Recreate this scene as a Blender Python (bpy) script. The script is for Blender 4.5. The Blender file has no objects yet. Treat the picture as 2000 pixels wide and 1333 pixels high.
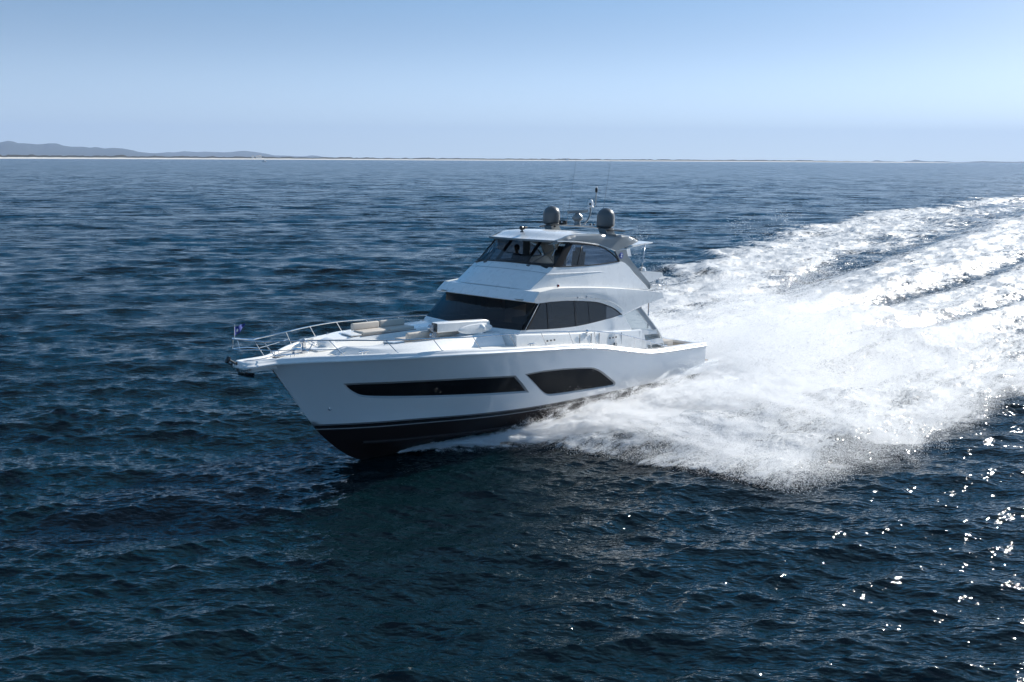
import bpy, bmesh, math, random
import numpy as np
from mathutils import Vector, Matrix
from mathutils.geometry import delaunay_2d_cdt

random.seed(7)
RNG = np.random.default_rng(11)
SC = bpy.context.scene
COL = SC.collection

# ------------------------------------------------------------------ camera
F_PX, CAM_H = 1929.0, 10.02           # focal length in pixels of a 2000 px wide frame, eye height above the sea
PITCH, ROLL = math.atan(355.0 / F_PX), math.radians(0.34)
cam_d = bpy.data.cameras.new('camera')
cam_d.sensor_width = 36.0
cam_d.lens = 36.0 * F_PX / 2000.0
cam_d.clip_start, cam_d.clip_end = 0.5, 200000.0
cam = bpy.data.objects.new('camera', cam_d)
COL.objects.link(cam)
fw = Vector((0, math.cos(PITCH), -math.sin(PITCH)))
up = Vector((0, math.sin(PITCH), math.cos(PITCH)))
rt = Vector((1, 0, 0))
c_, s_ = math.cos(ROLL), math.sin(ROLL)
r2, u2 = rt * c_ + up * s_, up * c_ - rt * s_
cam.matrix_world = Matrix(((r2.x, u2.x, -fw.x, 0), (r2.y, u2.y, -fw.y, 0), (r2.z, u2.z, -fw.z, CAM_H), (0, 0, 0, 1)))
SC.camera = cam

# ------------------------------------------------------------------ sky, sun, exposure
SUN_AZ, SUN_EL = math.radians(47.0), math.radians(27.0)   # azimuth to the right of the view axis (+y)
wd = bpy.data.worlds.new('World')
SC.world = wd
wd.use_nodes = True
wn, wl = wd.node_tree.nodes, wd.node_tree.links
wn.clear()
sky = wn.new('ShaderNodeTexSky')
sky.sky_type = 'NISHITA'
sky.sun_disc = False
sky.sun_elevation = SUN_EL
sky.sun_rotation = SUN_AZ
sky.altitude = 0.0
sky.air_density, sky.dust_density, sky.ozone_density = 1.0, 0.25, 2.4
bg = wn.new('ShaderNodeBackground')
bg.inputs['Strength'].default_value = 0.122
wo = wn.new('ShaderNodeOutputWorld')
# read the sky a little higher than the eye looks: the clear air low over this sea is blue, not amber
wtc = wn.new('ShaderNodeTexCoord')
wsp = wn.new('ShaderNodeSeparateXYZ')
wl.new(wtc.outputs['Generated'], wsp.inputs[0])
wab = wn.new('ShaderNodeMath'); wab.operation = 'ABSOLUTE'
wl.new(wsp.outputs['Z'], wab.inputs[0])
wmr = wn.new('ShaderNodeFloatCurve')
wcv = wmr.mapping.curves[0]
wcv.points[0].location = (0.0, 0.12)
wcv.points[1].location = (1.0, 1.0)
for cx, cy in ((0.06, 0.24), (0.17, 0.58), (0.45, 0.78)):
    wcv.points.new(cx, cy)
wmr.mapping.update()
wl.new(wab.outputs[0], wmr.inputs['Value'])
wcb = wn.new('ShaderNodeCombineXYZ')
wl.new(wsp.outputs['X'], wcb.inputs[0]); wl.new(wsp.outputs['Y'], wcb.inputs[1]); wl.new(wmr.outputs[0], wcb.inputs[2])
wnm = wn.new('ShaderNodeVectorMath'); wnm.operation = 'NORMALIZE'
wl.new(wcb.outputs[0], wnm.inputs[0])
wl.new(wnm.outputs[0], sky.inputs[0])
whs = wn.new('ShaderNodeHueSaturation'); whs.inputs['Hue'].default_value = 0.489; wsm = wn.new('ShaderNodeFloatCurve')      # the lowest air is milky, the middle of the sky clear blue
wsc = wsm.mapping.curves[0]
wsc.points[0].location = (0.0, 0.28)
wsc.points[1].location = (1.0, 0.44)
for cx, cy in ((0.16, 0.51), (0.30, 0.76), (0.6, 0.56)):
    wsc.points.new(cx, cy)
wsm.mapping.update()
wsx = wn.new('ShaderNodeMath'); wsx.operation = 'MULTIPLY'; wsx.inputs[1].default_value = 2.0
wl.new(wab.outputs[0], wsm.inputs['Value']); wl.new(wsm.outputs[0], wsx.inputs[0]); wl.new(wsx.outputs[0], whs.inputs['Saturation'])
wl.new(sky.outputs[0], whs.inputs['Color'])
wl.new(whs.outputs[0], bg.inputs[0])
wl.new(bg.outputs[0], wo.inputs[0])

sun_d = bpy.data.lights.new('sun', 'SUN')
sun_d.energy = 5.0
sun_d.angle = math.radians(0.5)
sun_d.color = (1.0, 0.955, 0.88)
sun = bpy.data.objects.new('sun', sun_d)
COL.objects.link(sun)
SUN_DIR = Vector((math.sin(SUN_AZ) * math.cos(SUN_EL), math.cos(SUN_AZ) * math.cos(SUN_EL), math.sin(SUN_EL)))
sun.rotation_euler = SUN_DIR.to_track_quat('Z', 'Y').to_euler()
sun.location = (60, 60, 60)

vs = SC.view_settings
vs.view_transform = 'Standard'
vs.look = 'None'
vs.exposure = 0.56
vs.gamma = 1.0
vs.use_curve_mapping = False
SC.cycles.use_denoising = True
SC.cycles.max_bounces = 12
SC.cycles.diffuse_bounces = 8
SC.cycles.glossy_bounces = 4
SC.cycles.transparent_max_bounces = 16
SC.cycles.volume_bounces = 0
SC.cycles.sample_clamp_indirect = 6.0

# ------------------------------------------------------------------ pose of the yacht
YAW, TRIM, HEEL = math.radians(227.608), math.radians(1.865), math.radians(0.311)
BOAT_POS = Vector((6.5916, 45.020, 0.1443))
BOAT_M = Matrix.Translation(BOAT_POS) @ Matrix.Rotation(YAW, 4, 'Z') @ Matrix.Rotation(-TRIM, 4, 'Y') @ Matrix.Rotation(HEEL, 4, 'X')


# ------------------------------------------------------------------ materials
def new_mat(name):
    m = bpy.data.materials.new(name)
    m.use_nodes = True
    m.node_tree.nodes.clear()
    return m, m.node_tree.nodes, m.node_tree.links


def mat(name, col, rough=0.4, metal=0.0, coat=0.0, var=0.06, scale=3.0, spec=0.5, bump=0.0, bscale=60.0, stretch=None):
    """Principled paint with a faint procedural mottling of colour and gloss."""
    m, N, L = new_mat(name)
    p = N.new('ShaderNodeBsdfPrincipled')
    o = N.new('ShaderNodeOutputMaterial')
    L.new(p.outputs[0], o.inputs[0])
    tc = N.new('ShaderNodeTexCoord')
    mp = N.new('ShaderNodeMapping')
    if stretch:
        mp.inputs['Scale'].default_value = stretch
    L.new(tc.outputs['Object'], mp.inputs[0])
    nz = N.new('ShaderNodeTexNoise')
    nz.inputs['Scale'].default_value = scale
    nz.inputs['Detail'].default_value = 5
    L.new(mp.outputs[0], nz.inputs[0])
    mx = N.new('ShaderNodeMix')
    mx.data_type = 'RGBA'
    mx.inputs[6].default_value = (*[c * (1 - var) for c in col], 1)
    mx.inputs[7].default_value = (*[min(1, c * (1 + var)) for c in col], 1)
    L.new(nz.outputs[0], mx.inputs[0])
    L.new(mx.outputs[2], p.inputs['Base Color'])
    mr = N.new('ShaderNodeMapRange')
    mr.inputs[3].default_value = max(0.02, rough * 0.8)
    mr.inputs[4].default_value = rough * 1.2
    L.new(nz.outputs[0], mr.inputs[0])
    L.new(mr.outputs[0], p.inputs['Roughness'])
    p.inputs['Metallic'].default_value = metal
    p.inputs['Coat Weight'].default_value = coat
    p.inputs['Coat Roughness'].default_value = 0.06
    p.inputs['Specular IOR Level'].default_value = spec
    if bump:
        n2 = N.new('ShaderNodeTexNoise')
        n2.inputs['Scale'].default_value = bscale
        L.new(mp.outputs[0], n2.inputs[0])
        b = N.new('ShaderNodeBump')
        b.inputs['Strength'].default_value = bump
        b.inputs['Distance'].default_value = 0.02
        L.new(n2.outputs[0], b.inputs['Height'])
        L.new(b.outputs[0], p.inputs['Normal'])
    return m


def glass_mat(name, tint, opacity, rough=0.02, ior=1.5, body=(0.012, 0.013, 0.015)):
    """Tinted pane: part mirror by Fresnel, part see-through."""
    m, N, L = new_mat(name)
    o = N.new('ShaderNodeOutputMaterial')
    tr = N.new('ShaderNodeBsdfTransparent')
    tr.inputs[0].default_value = (*tint, 1)
    df = N.new('ShaderNodeBsdfDiffuse')
    df.inputs[0].default_value = (*body, 1)
    m1 = N.new('ShaderNodeMixShader')
    m1.inputs[0].default_value = opacity
    L.new(tr.outputs[0], m1.inputs[1])
    L.new(df.outputs[0], m1.inputs[2])
    gl = N.new('ShaderNodeBsdfGlossy')
    gl.inputs['Roughness'].default_value = rough
    gl.inputs[0].default_value = (0.9, 0.95, 1, 1)
    nz = N.new('ShaderNodeTexNoise')
    nz.inputs['Scale'].default_value = 0.7
    tc = N.new('ShaderNodeTexCoord')
    L.new(tc.outputs['Object'], nz.inputs[0])
    b = N.new('ShaderNodeBump')
    b.inputs['Strength'].default_value = 0.05
    b.inputs['Distance'].default_value = 0.05
    L.new(nz.outputs[0], b.inputs['Height'])
    L.new(b.outputs[0], gl.inputs['Normal'])
    fr = N.new('ShaderNodeFresnel')
    gm = N.new('ShaderNodeNewGeometry')          # a thin pane mirrors the same from both sides
    im = N.new('ShaderNodeMix'); im.data_type = 'FLOAT'
    im.inputs[2].default_value = ior; im.inputs[3].default_value = 1.0 / ior
    L.new(gm.outputs['Backfacing'], im.inputs[0]); L.new(im.outputs[0], fr.inputs['IOR'])
    m2 = N.new('ShaderNodeMixShader')
    L.new(fr.outputs[0], m2.inputs[0])
    L.new(m1.outputs[0], m2.inputs[1])
    L.new(gl.outputs[0], m2.inputs[2])
    L.new(m2.outputs[0], o.inputs[0])
    return m


M = {}
M['gel'] = mat('white_gelcoat', (0.84, 0.84, 0.825), 0.28, coat=0.3, var=0.02)
M['hull'] = mat('hull_paint', (0.82, 0.825, 0.825), 0.10, coat=0.7, var=0.02)
M['deck'] = mat('deck_nonskid', (0.79, 0.77, 0.72), 0.55, var=0.03, bump=0.15, bscale=90)
M['grey'] = mat('grey_paint', (0.205, 0.225, 0.235), 0.3, coat=0.4, var=0.03)
M['reveal'] = mat('window_reveal_grey', (0.34, 0.35, 0.36), 0.35, var=0.03)
M['dkgrey'] = mat('dark_grey_shell', (0.10, 0.105, 0.108), 0.35, coat=0.2, var=0.05)
M['post'] = mat('matt_black_post', (0.014, 0.014, 0.016), 0.6, var=0.1, spec=0.15)
M['ceil'] = mat('dark_headliner', (0.07, 0.07, 0.068), 0.85, var=0.05)
M['stripe'] = mat('pale_grey_stripe', (0.34, 0.35, 0.36), 0.3, var=0.05)
M['black'] = mat('black_trim', (0.012, 0.012, 0.014), 0.3, var=0.1)
M['boot'] = mat('black_boot_paint', (0.018, 0.018, 0.02), 0.25, coat=0.3, var=0.2)
M['antifoul'] = mat('dark_antifouling', (0.016, 0.010, 0.010), 0.5, var=0.3, scale=6)
M['steel'] = mat('stainless_steel', (0.62, 0.63, 0.65), 0.16, metal=1.0, var=0.03)
M['beige'] = mat('beige_vinyl', (0.56, 0.505, 0.44), 0.6, var=0.04, bump=0.2, bscale=40)
M['seatedge'] = mat('grey_seat_edge', (0.22, 0.21, 0.2), 0.6, var=0.05)
M['teak'] = mat('teak_planks', (0.36, 0.24, 0.15), 0.6, var=0.25, scale=4, stretch=(1, 14, 1))
M['cabin'] = mat('cabin_wood', (0.14, 0.085, 0.055), 0.4, var=0.25, scale=3, stretch=(1, 6, 1))
M['dash'] = mat('dark_dash', (0.015, 0.016, 0.018), 0.6, var=0.2)
M['headliner'] = mat('cream_headliner', (0.35, 0.34, 0.32), 0.8, var=0.05)
M['blue'] = mat('flag_blue', (0.01, 0.035, 0.22), 0.7, var=0.12)
M['white'] = mat('white_enamel', (0.8, 0.8, 0.8), 0.4, var=0.02)
M['emblue'] = mat('emblem_blue', (0.06, 0.10, 0.42), 0.4, var=0.05)
M['red'] = mat('red_lens', (0.16, 0.012, 0.012), 0.2, var=0.1)
M['green'] = mat('green_lens', (0.01, 0.14, 0.05), 0.2, var=0.1)
M['skin'] = mat('skin', (0.42, 0.25, 0.18), 0.55, var=0.05)
M['cloth'] = mat('navy_shirt', (0.03, 0.035, 0.06), 0.85, var=0.15)
M['trouser'] = mat('khaki_trousers', (0.2, 0.17, 0.12), 0.85, var=0.1)
M['hair'] = mat('dark_hair', (0.025, 0.018, 0.014), 0.7, var=0.2)
M['glass_dark'] = glass_mat('hull_window_glass', (0.05, 0.05, 0.055), 0.97, 0.02, 1.2)
M['glass_ws'] = glass_mat('saloon_glass', (0.26, 0.27, 0.28), 0.42)
M['glass_fly'] = glass_mat('flybridge_glass', (0.46, 0.50, 0.50), 0.10)
M['glass_side'] = glass_mat('side_glass', (0.20, 0.25, 0.32), 0.74)
M['glass_wing'] = glass_mat('wing_glass', (0.66, 0.73, 0.77), 0.38, 0.02, 1.3, (0.34, 0.39, 0.42))
M['vinyl_clear'] = glass_mat('clear_curtain', (0.93, 0.94, 0.95), 0.01, 0.05, 1.08)


# ------------------------------------------------------------------ mesh helpers
def tag(o, label=None, cat=None, group=None, kind=None):
    for k, v in (('label', label), ('category', cat), ('group', group), ('kind', kind)):
        if v:
            o[k] = v
    return o


class MB:
    """Collects shapes and links them as ONE mesh object."""

    def __init__(self):
        self.v, self.f, self.mi, self.sm = [], [], [], []

    def add(self, vs, fs, mi=0, smooth=True):
        b = len(self.v)
        self.v += [tuple(map(float, p)) for p in vs]
        for f in fs:
            self.f.append(tuple(b + i for i in f))
            self.mi.append(mi)
            self.sm.append(smooth)
        return self

    def grid(self, rows, mi=0, close_u=False, close_v=False, smooth=True):
        nu, nv = len(rows), len(rows[0])
        vs = [p for r in rows for p in r]
        fs = []
        for i in range(nu if close_u else nu - 1):
            for j in range(nv if close_v else nv - 1):
                i2, j2 = (i + 1) % nu, (j + 1) % nv
                fs.append((i * nv + j, i * nv + j2, i2 * nv + j2, i2 * nv + j))
        return self.add(vs, fs, mi, smooth)

    def tube(self, pts, r, n=8, mi=0, cap=True, closed=False):
        pts = [Vector(p) for p in pts]
        rs = r if isinstance(r, (list, tuple)) else [r] * len(pts)
        rows = []
        ref = None
        for i, p in enumerate(pts):
            if closed:
                d = pts[(i + 1) % len(pts)] - pts[i - 1]
            else:
                d = pts[min(i + 1, len(pts) - 1)] - pts[max(i - 1, 0)]
            d.normalize()
            if ref is None:
                ref = Vector((0, 0, 1)) if abs(d.z) < 0.9 else Vector((1, 0, 0))
            a = (ref - d * ref.dot(d)).normalized()
            b = d.cross(a)
            ref = a
            rows.append([p + (a * math.cos(t) + b * math.sin(t)) * rs[i] for t in [2 * math.pi * k / n for k in range(n)]])
        self.grid(rows, mi, close_u=closed, close_v=True)
        if cap and not closed:
            self.add(rows[0], [tuple(range(n))[::-1]], mi, False)
            self.add(rows[-1], [tuple(range(n))], mi, False)
        return self

    def lathe(self, base, prof, n=24, mi=0, axis='Z'):
        base = Vector(base)
        rows = []
        for r, h in prof:
            row = []
            for k in range(n):
                t = 2 * math.pi * k / n
                a, b = r * math.cos(t), r * math.sin(t)
                row.append(base + (Vector((a, b, h)) if axis == 'Z' else Vector((h, a, b)) if axis == 'X' else Vector((b, h, a))))
            rows.append(row)
        self.grid(rows, mi, close_v=True)
        self.add(rows[0], [tuple(range(n))[::-1]], mi, False)
        self.add(rows[-1], [tuple(range(n))], mi, False)
        return self

    def box(self, c, size, bev=0.02, rot=None, mi=0, taper=None, seg=2):
        bm = bmesh.new()
        bmesh.ops.create_cube(bm, size=1.0)
        for v in bm.verts:
            k = 1.0
            if taper and v.co.z > 0:
                k = taper
            v.co = Vector((v.co.x * size[0] * k, v.co.y * size[1] * k, v.co.z * size[2]))
        if bev:
            bmesh.ops.bevel(bm, geom=bm.edges[:] + bm.verts[:], offset=min(bev, 0.45 * min(size)), segments=seg, profile=0.6, affect='EDGES')
        R = rot if rot is not None else Matrix.Identity(3)
        bm.verts.ensure_lookup_table()
        vs = [R @ v.co + Vector(c) for v in bm.verts]
        fs = [tuple(v.index for v in f.verts) for f in bm.faces]
        bm.free()
        return self.add(vs, fs, mi, True)

    def build(self, name, mats, parent=None, auto=40.0, label=None):
        me = bpy.data.meshes.new(name)
        me.from_pydata(self.v, [], self.f)
        if not isinstance(mats, (list, tuple)):
            mats = [mats]
        for m in mats:
            me.materials.append(m)
        me.polygons.foreach_set('material_index', self.mi)
        me.polygons.foreach_set('use_smooth', self.sm)
        bm = bmesh.new()
        bm.from_mesh(me)
        bmesh.ops.remove_doubles(bm, verts=bm.verts, dist=0.0005)
        bmesh.ops.recalc_face_normals(bm, faces=bm.faces)
        for e in bm.edges:
            if len(e.link_faces) == 2 and e.calc_face_angle(0) > math.radians(auto):
                e.smooth = False
        pieces = [None]
        if name not in ONE_PIECE:
            pieces = islands(bm)
        bm.to_mesh(me)
        bm.free()
        o = bpy.data.objects.new(name, me)
        COL.objects.link(o)
        if parent is not None:
            o.parent = parent
        if len(pieces) > 1:
            # separate pieces become parts of their own
            for k, keep in enumerate(pieces):
                m2 = me.copy()
                b2 = bmesh.new(); b2.from_mesh(m2)
                b2.verts.ensure_lookup_table()
                ks = set(keep)
                bmesh.ops.delete(b2, geom=[v for v in b2.verts if v.index not in ks], context='VERTS')
                b2.to_mesh(m2); b2.free()
                if k == 0:
                    o.data = m2
                else:
                    q = bpy.data.objects.new(name, m2)
                    COL.objects.link(q)
                    q.parent = parent
            bpy.data.meshes.remove(me)
        if label:
            o['label'] = label
        return o


ONE_PIECE = {'hull', 'saloon', 'overhang', 'flybridge', 'hardtop', 'crane_hook', 'bow_roller', 'windlass', 'windlass_wheel', 'radar', 'aft_rail', 'mast',
             'beach', 'dune_scrub', 'hills', 'wiper', 'searchlight', 'lamp_head', 'console', 'helm_chair', 'awning', 'emblem', 'emblem_mark', 'cap', 'face',
             'deck', 'bow_sprit', 'windscreen_border', 'hull_bottom', 'mooring_cleat', 'camera_dome', 'mid_rail'}


def islands(bm):
    """Vertex lists of the separate pieces; pieces whose boxes touch count as one."""
    bm.verts.index_update()
    seen, out = set(), []
    for v in bm.verts:
        if v.index in seen:
            continue
        st, comp = [v], []
        seen.add(v.index)
        while st:
            a = st.pop()
            comp.append(a)
            for e in a.link_edges:
                b = e.other_vert(a)
                if b.index not in seen:
                    seen.add(b.index); st.append(b)
        lo = [min(c.co[i] for c in comp) - 0.012 for i in range(3)]
        hi = [max(c.co[i] for c in comp) + 0.012 for i in range(3)]
        out.append([[c.index for c in comp], lo, hi])
    done = False
    while not done:
        done = True
        for i in range(len(out)):
            for j in range(i + 1, len(out)):
                if all(out[i][1][k] <= out[j][2][k] and out[j][1][k] <= out[i][2][k] for k in range(3)):
                    out[i] = [out[i][0] + out[j][0], [min(a, b) for a, b in zip(out[i][1], out[j][1])], [max(a, b) for a, b in zip(out[i][2], out[j][2])]]
                    out.pop(j)
                    done = False
                    break
            if not done:
                break
    return [o[0] for o in out]


def interp(x, xs, ys):
    return float(np.interp(x, xs, ys))


def catmull(pts, n=8):
    P = [np.array(p, float) for p in pts]
    P = [2 * P[0] - P[1]] + P + [2 * P[-1] - P[-2]]
    out = []
    for i in range(1, len(P) - 2):
        for k in range(n):
            t = k / n
            a, b, c, d = P[i - 1], P[i], P[i + 1], P[i + 2]
            out.append(0.5 * ((2 * b) + (c - a) * t + (2 * a - 5 * b + 4 * c - d) * t ** 2 + (3 * b - a - 3 * c + d) * t ** 3))
    out.append(P[-2])
    return [tuple(o) for o in out]


def smoothcurve(xs, ys):
    """Catmull-Rom table so that lines along the hull have no kinks."""
    pts = catmull(list(zip(xs, ys)), 10)
    X = np.array([p[0] for p in pts]); Y = np.array([p[1] for p in pts])
    o = np.argsort(X)
    return lambda x: float(np.interp(x, X[o], Y[o]))


def in_poly(p, poly):
    x, y = p
    c = False
    j = len(poly) - 1
    for i in range(len(poly)):
        (xi, yi), (xj, yj) = poly[i], poly[j]
        if (yi > y) != (yj > y) and x < (xj - xi) * (y - yi) / (yj - yi) + xi:
            c = not c
        j = i
    return c


def cdt(outer, holes=(), step=0.25, keep_outer=True):
    """Triangulate a polygon with holes, with inner points so that it can bend. Returns 2-D verts and triangles."""
    vs, es = [], []
    for loop in [outer] + list(holes):
        b = len(vs)
        vs += [Vector(p) for p in loop]
        es += [(b + i, b + (i + 1) % len(loop)) for i in range(len(loop))]
    xs = [p[0] for p in outer]; ys = [p[1] for p in outer]
    x = min(xs) + step * 0.5
    edge_pts = np.array([p for l in [outer] + list(holes) for p in l])
    while x < max(xs):
        y = min(ys) + step * 0.5
        while y < max(ys):
            if in_poly((x, y), outer) and not any(in_poly((x, y), h) for h in holes):
                if np.min(np.hypot(edge_pts[:, 0] - x, edge_pts[:, 1] - y)) > step * 0.35:
                    vs.append(Vector((x, y)))
            y += step
        x += step
    r = delaunay_2d_cdt(vs, es, [], 0, 1e-6)
    V = [tuple(v) for v in r[0]]
    T = []
    for f in r[2]:
        cx = sum(V[i][0] for i in f) / 3; cy = sum(V[i][1] for i in f) / 3
        if in_poly((cx, cy), outer) and not any(in_poly((cx, cy), h) for h in holes):
            T.append(tuple(f))
    return V, T


def side_panel(mb, poly, yfun, sy=1, thick=0.05, step=0.3, holes=(), mi=0, rim=True):
    """A panel drawn in (X, Z) and bent onto the boat's side Y = yfun(X, Z); thickness goes inwards."""
    V, T = cdt(poly, holes, step)
    out = [(x, sy * yfun(x, z), z) for x, z in V]
    mb.add(out, T, mi)
    if thick:
        inn = [(x, sy * (yfun(x, z) - thick), z) for x, z in V]
        mb.add(inn, [t[::-1] for t in T], mi)
        if rim:
            for loop in [poly] + list(holes):
                a = [(x, sy * yfun(x, z), z) for x, z in loop]
                b = [(x, sy * (yfun(x, z) - thick), z) for x, z in loop]
                mb.grid([a + [a[0]], b + [b[0]]], mi, smooth=False)
    return mb


def offset_poly(poly, d):
    """Shrink (d>0) a polygon by moving each vertex along its inner bisector."""
    n = len(poly)
    area = sum(poly[i][0] * poly[(i + 1) % n][1] - poly[(i + 1) % n][0] * poly[i][1] for i in range(n))
    sg = 1 if area > 0 else -1
    out = []
    for i in range(n):
        p0, p1, p2 = np.array(poly[i - 1]), np.array(poly[i]), np.array(poly[(i + 1) % n])
        a = p1 - p0; b = p2 - p1
        a = a / (np.linalg.norm(a) + 1e-9); b = b / (np.linalg.norm(b) + 1e-9)
        n1 = np.array([-a[1], a[0]]) * sg; n2 = np.array([-b[1], b[0]]) * sg
        m = n1 + n2
        m = m / max(0.35, (m @ n1))
        out.append(tuple(p1 + m * d))
    return out


# ================================================================== THE SEA
def hash2(ix, iy, seed):
    h = (ix * 374761393 + iy * 668265263 + seed * 1442695041) & 0xFFFFFFFF
    h = ((h ^ (h >> 13)) * 1274126177) & 0xFFFFFFFF
    return ((h ^ (h >> 16)) & 0xFFFF) / 65535.0


def vnoise(x, y, seed=0, oct=1, gain=0.5):
    """Value noise in -1..1 on numpy arrays."""
    tot, amp, nrm = np.zeros_like(x, dtype=np.float64), 1.0, 0.0
    for o in range(oct):
        xi, yi = np.floor(x).astype(np.int64), np.floor(y).astype(np.int64)
        fx, fy = x - xi, y - yi
        fx = fx * fx * fx * (fx * (fx * 6 - 15) + 10); fy = fy * fy * fy * (fy * (fy * 6 - 15) + 10)
        a = hash2(xi, yi, seed + o); b = hash2(xi + 1, yi, seed + o)
        c = hash2(xi, yi + 1, seed + o); d = hash2(xi + 1, yi + 1, seed + o)
        tot += amp * ((a * (1 - fx) + b * fx) * (1 - fy) + (c * (1 - fx) + d * fx) * fy)
        nrm += amp
        amp *= gain
        x, y = x * 2.03 + 17.1, y * 2.03 + 9.7
    return tot / nrm * 2 - 1


def sstep(a, b, x):
    t = np.clip((x - a) / (b - a), 0, 1)
    return t * t * (3 - 2 * t)


HX, HY = math.cos(YAW), math.sin(YAW)          # heading


def to_boat(x, y):
    dx, dy = x - BOAT_POS.x, y - BOAT_POS.y
    return dx * HX + dy * HY, -dx * HY + dy * HX


def to_world(bx, by):
    return BOAT_POS.x + bx * HX - by * HY, BOAT_POS.y + bx * HY + by * HX


W_X = [-420, -280, -180, -130, -90, -60, -36, -20, -9, 0, 5, 8, 10.7, 11.5, 12.8, 14, 15.5, 16.8, 17.6]
W_Y = [78, 66, 60, 50, 41, 34.5, 24.5, 18, 14, 13.7, 13.5, 13.0, 12.5, 6.8, 3.4, 2.2, 1.3, 0.5, 0.0]
HB_X = [-1, 0, 4, 8, 11, 14, 16.5, 18, 19.3]
HB_Y = [2.5, 2.62, 2.66, 2.66, 2.5, 2.05, 1.4, 0.8, 0.0]


def wake(bx, by):
    """Foam density 0..1 and surface height of the wake, in the yacht's frame."""
    ay, s = np.abs(by), -bx
    w = np.interp(bx, W_X, W_Y)
    w = np.where(bx > 17.6, -3.0, w)
    sp = np.maximum(s, 0)
    wob = vnoise(bx / 5.0, by / 9.0, 3, 4) * (2.3 + 0.012 * np.minimum(np.maximum(s + 14, 0), 250) * 1.6)
    wob = wob + vnoise(bx / 30.0, by / 60.0, 8, 2) * 0.045 * np.minimum(sp, 200)
    wob = wob * sstep(16.5, 11.5, bx)
    d = w + wob - ay
    soft = 0.9 + 0.02 * np.minimum(sp, 200)
    D = sstep(-0.4 * soft, 1.6 * soft, d)
    base = 0.74 - 0.05 * sstep(25, 140, s) - 0.12 * sstep(140, 330, s)
    base = base + 0.17 * vnoise(bx / 16.0, by / 3.5, 21, 4)
    # streaks where the foam is torn open
    cA = np.interp(s, [18, 21, 36, 54, 79, 300], [2.0, 2.4, 3.4, 3.9, 6.2, 17]) + 0.6 * vnoise(bx / 14, by * 0, 5)
    cB = np.interp(s, [15, 26, 53, 82, 146, 208, 400], [6, 8.5, 16.5, 21, 33, 41, 62]) + 1.2 * vnoise(bx / 20, by * 0, 6)
    cC = np.interp(s, [0, 15, 40, 100, 200], [8.5, 10.5, 15, 29, 51]) + 1.0 * vnoise(bx / 12, by * 0, 9)
    kA = np.exp(-((ay - cA) / (0.9 + 0.012 * sp)) ** 2) * sstep(14, 26, s)
    kB = np.exp(-((ay - cB) / (1.6 + 0.018 * sp)) ** 2) * sstep(16, 45, s)
    kC = np.exp(-((ay - cC) / (0.8 + 0.012 * sp)) ** 2) * sstep(6, 20, s)
    mod = 0.55 + 0.45 * vnoise(bx / 9, by / 5, 31, 2)
    base = base - (0.38 * kA + 0.30 * kB + 0.30 * kC * mod) * sstep(0, 4, d)
    # patchy outer belt
    belt = sstep(7.5, 1.0, d) * sstep(-4, 25, s)
    base = base - 0.20 * belt * (0.5 + vnoise(bx / 6, by / 3, 44, 3))
    D = D * np.clip(base, 0.0, 1.0)
    # under the thrown sheet at the bow the water is only just whitened
    hb = np.interp(bx, HB_X, HB_Y)
    bowzone = sstep(8.0, 12.0, bx)
    D = D * (1 - 0.30 * bowzone)
    # heights
    h = np.zeros_like(bx)
    crest = np.exp(-((d - 1.6 - 0.02 * sp) / (1.0 + 0.02 * sp)) ** 2) * sstep(-6, 30, s)
    big = np.clip(0.35 + 0.9 * vnoise(bx / 26, by / 40, 51, 2), 0, 2)
    h += crest * (0.25 + 1.15 * big * sstep(30, 90, s)) * np.exp(-sp / 320)
    h += -0.45 * np.exp(-(by / 2.6) ** 2) * np.exp(-((s - 4) / 6.0) ** 2)
    h += 0.85 * np.exp(-(by / 3.4) ** 2) * np.exp(-((s - 20) / 9.0) ** 2)
    h += 0.55 * np.exp(-((ay - 4.6 - 0.045 * sp) / 1.4) ** 2) * sstep(1, 14, s) * np.exp(-sp / 110)
    h += -0.55 * kA + -0.75 * kB - 0.35 * kC
    bow = np.exp(-((ay - (hb + 1.2 + 0.33 * np.clip(14 - bx, 0, 20))) / 1.3) ** 2) * sstep(14.5, 10, bx) * sstep(-6, 1, bx)
    h += 0.42 * bow
    turb = vnoise(bx / 2.2, by / 1.2, 61, 5) * 0.34 + vnoise(bx / 8.0, by / 3.4, 71, 3) * 0.60
    h += D * turb * sstep(16, 9, bx)
    return D, h, d


def wave_set():
    r = np.random.default_rng(5)
    out = []
    n = 130
    for i in range(n):
        lam = 0.24 * (11.0 / 0.24) ** ((i + r.random()) / n)
        th = math.radians(-82 + r.normal(0, 30 if lam < 0.9 else 19))
        slope = 0.045 if lam < 2.2 else 0.027
        if lam > 5:
            slope *= 0.62
        out.append((lam, th, slope * lam / (2 * math.pi) * (0.6 + 0.8 * r.random()), r.random() * 2 * math.pi))
    return out


WAVES = wave_set()


def sea_height(x, y, spacing, calm=None):
    z = np.zeros_like(x); dx = np.zeros_like(x); dy = np.zeros_like(x); lost = np.zeros_like(x)
    for lam, th, a, ph in WAVES:
        k = 2 * math.pi / lam
        cx, sx = math.cos(th), math.sin(th)
        wgt = sstep(2.4, 4.5, lam / spacing)
        lost += (1 - wgt ** 2) * (a * k) ** 2 * 0.5
        if not np.any(wgt > 0):
            continue
        p = k * (cx * x + sx * y) + ph
        aw = a * wgt
        z += aw * np.cos(p)
        sn = np.sin(p) * aw * 1.12
        dx -= cx * sn; dy -= sx * sn
    # groups: livelier and quieter patches
    g = 0.82 + 0.42 * vnoise(x / 28.0, y / 17.0, 91, 2)
    if calm is not None:
        g = g * calm
    return z * g, dx * g, dy * g, np.sqrt(lost)


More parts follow.
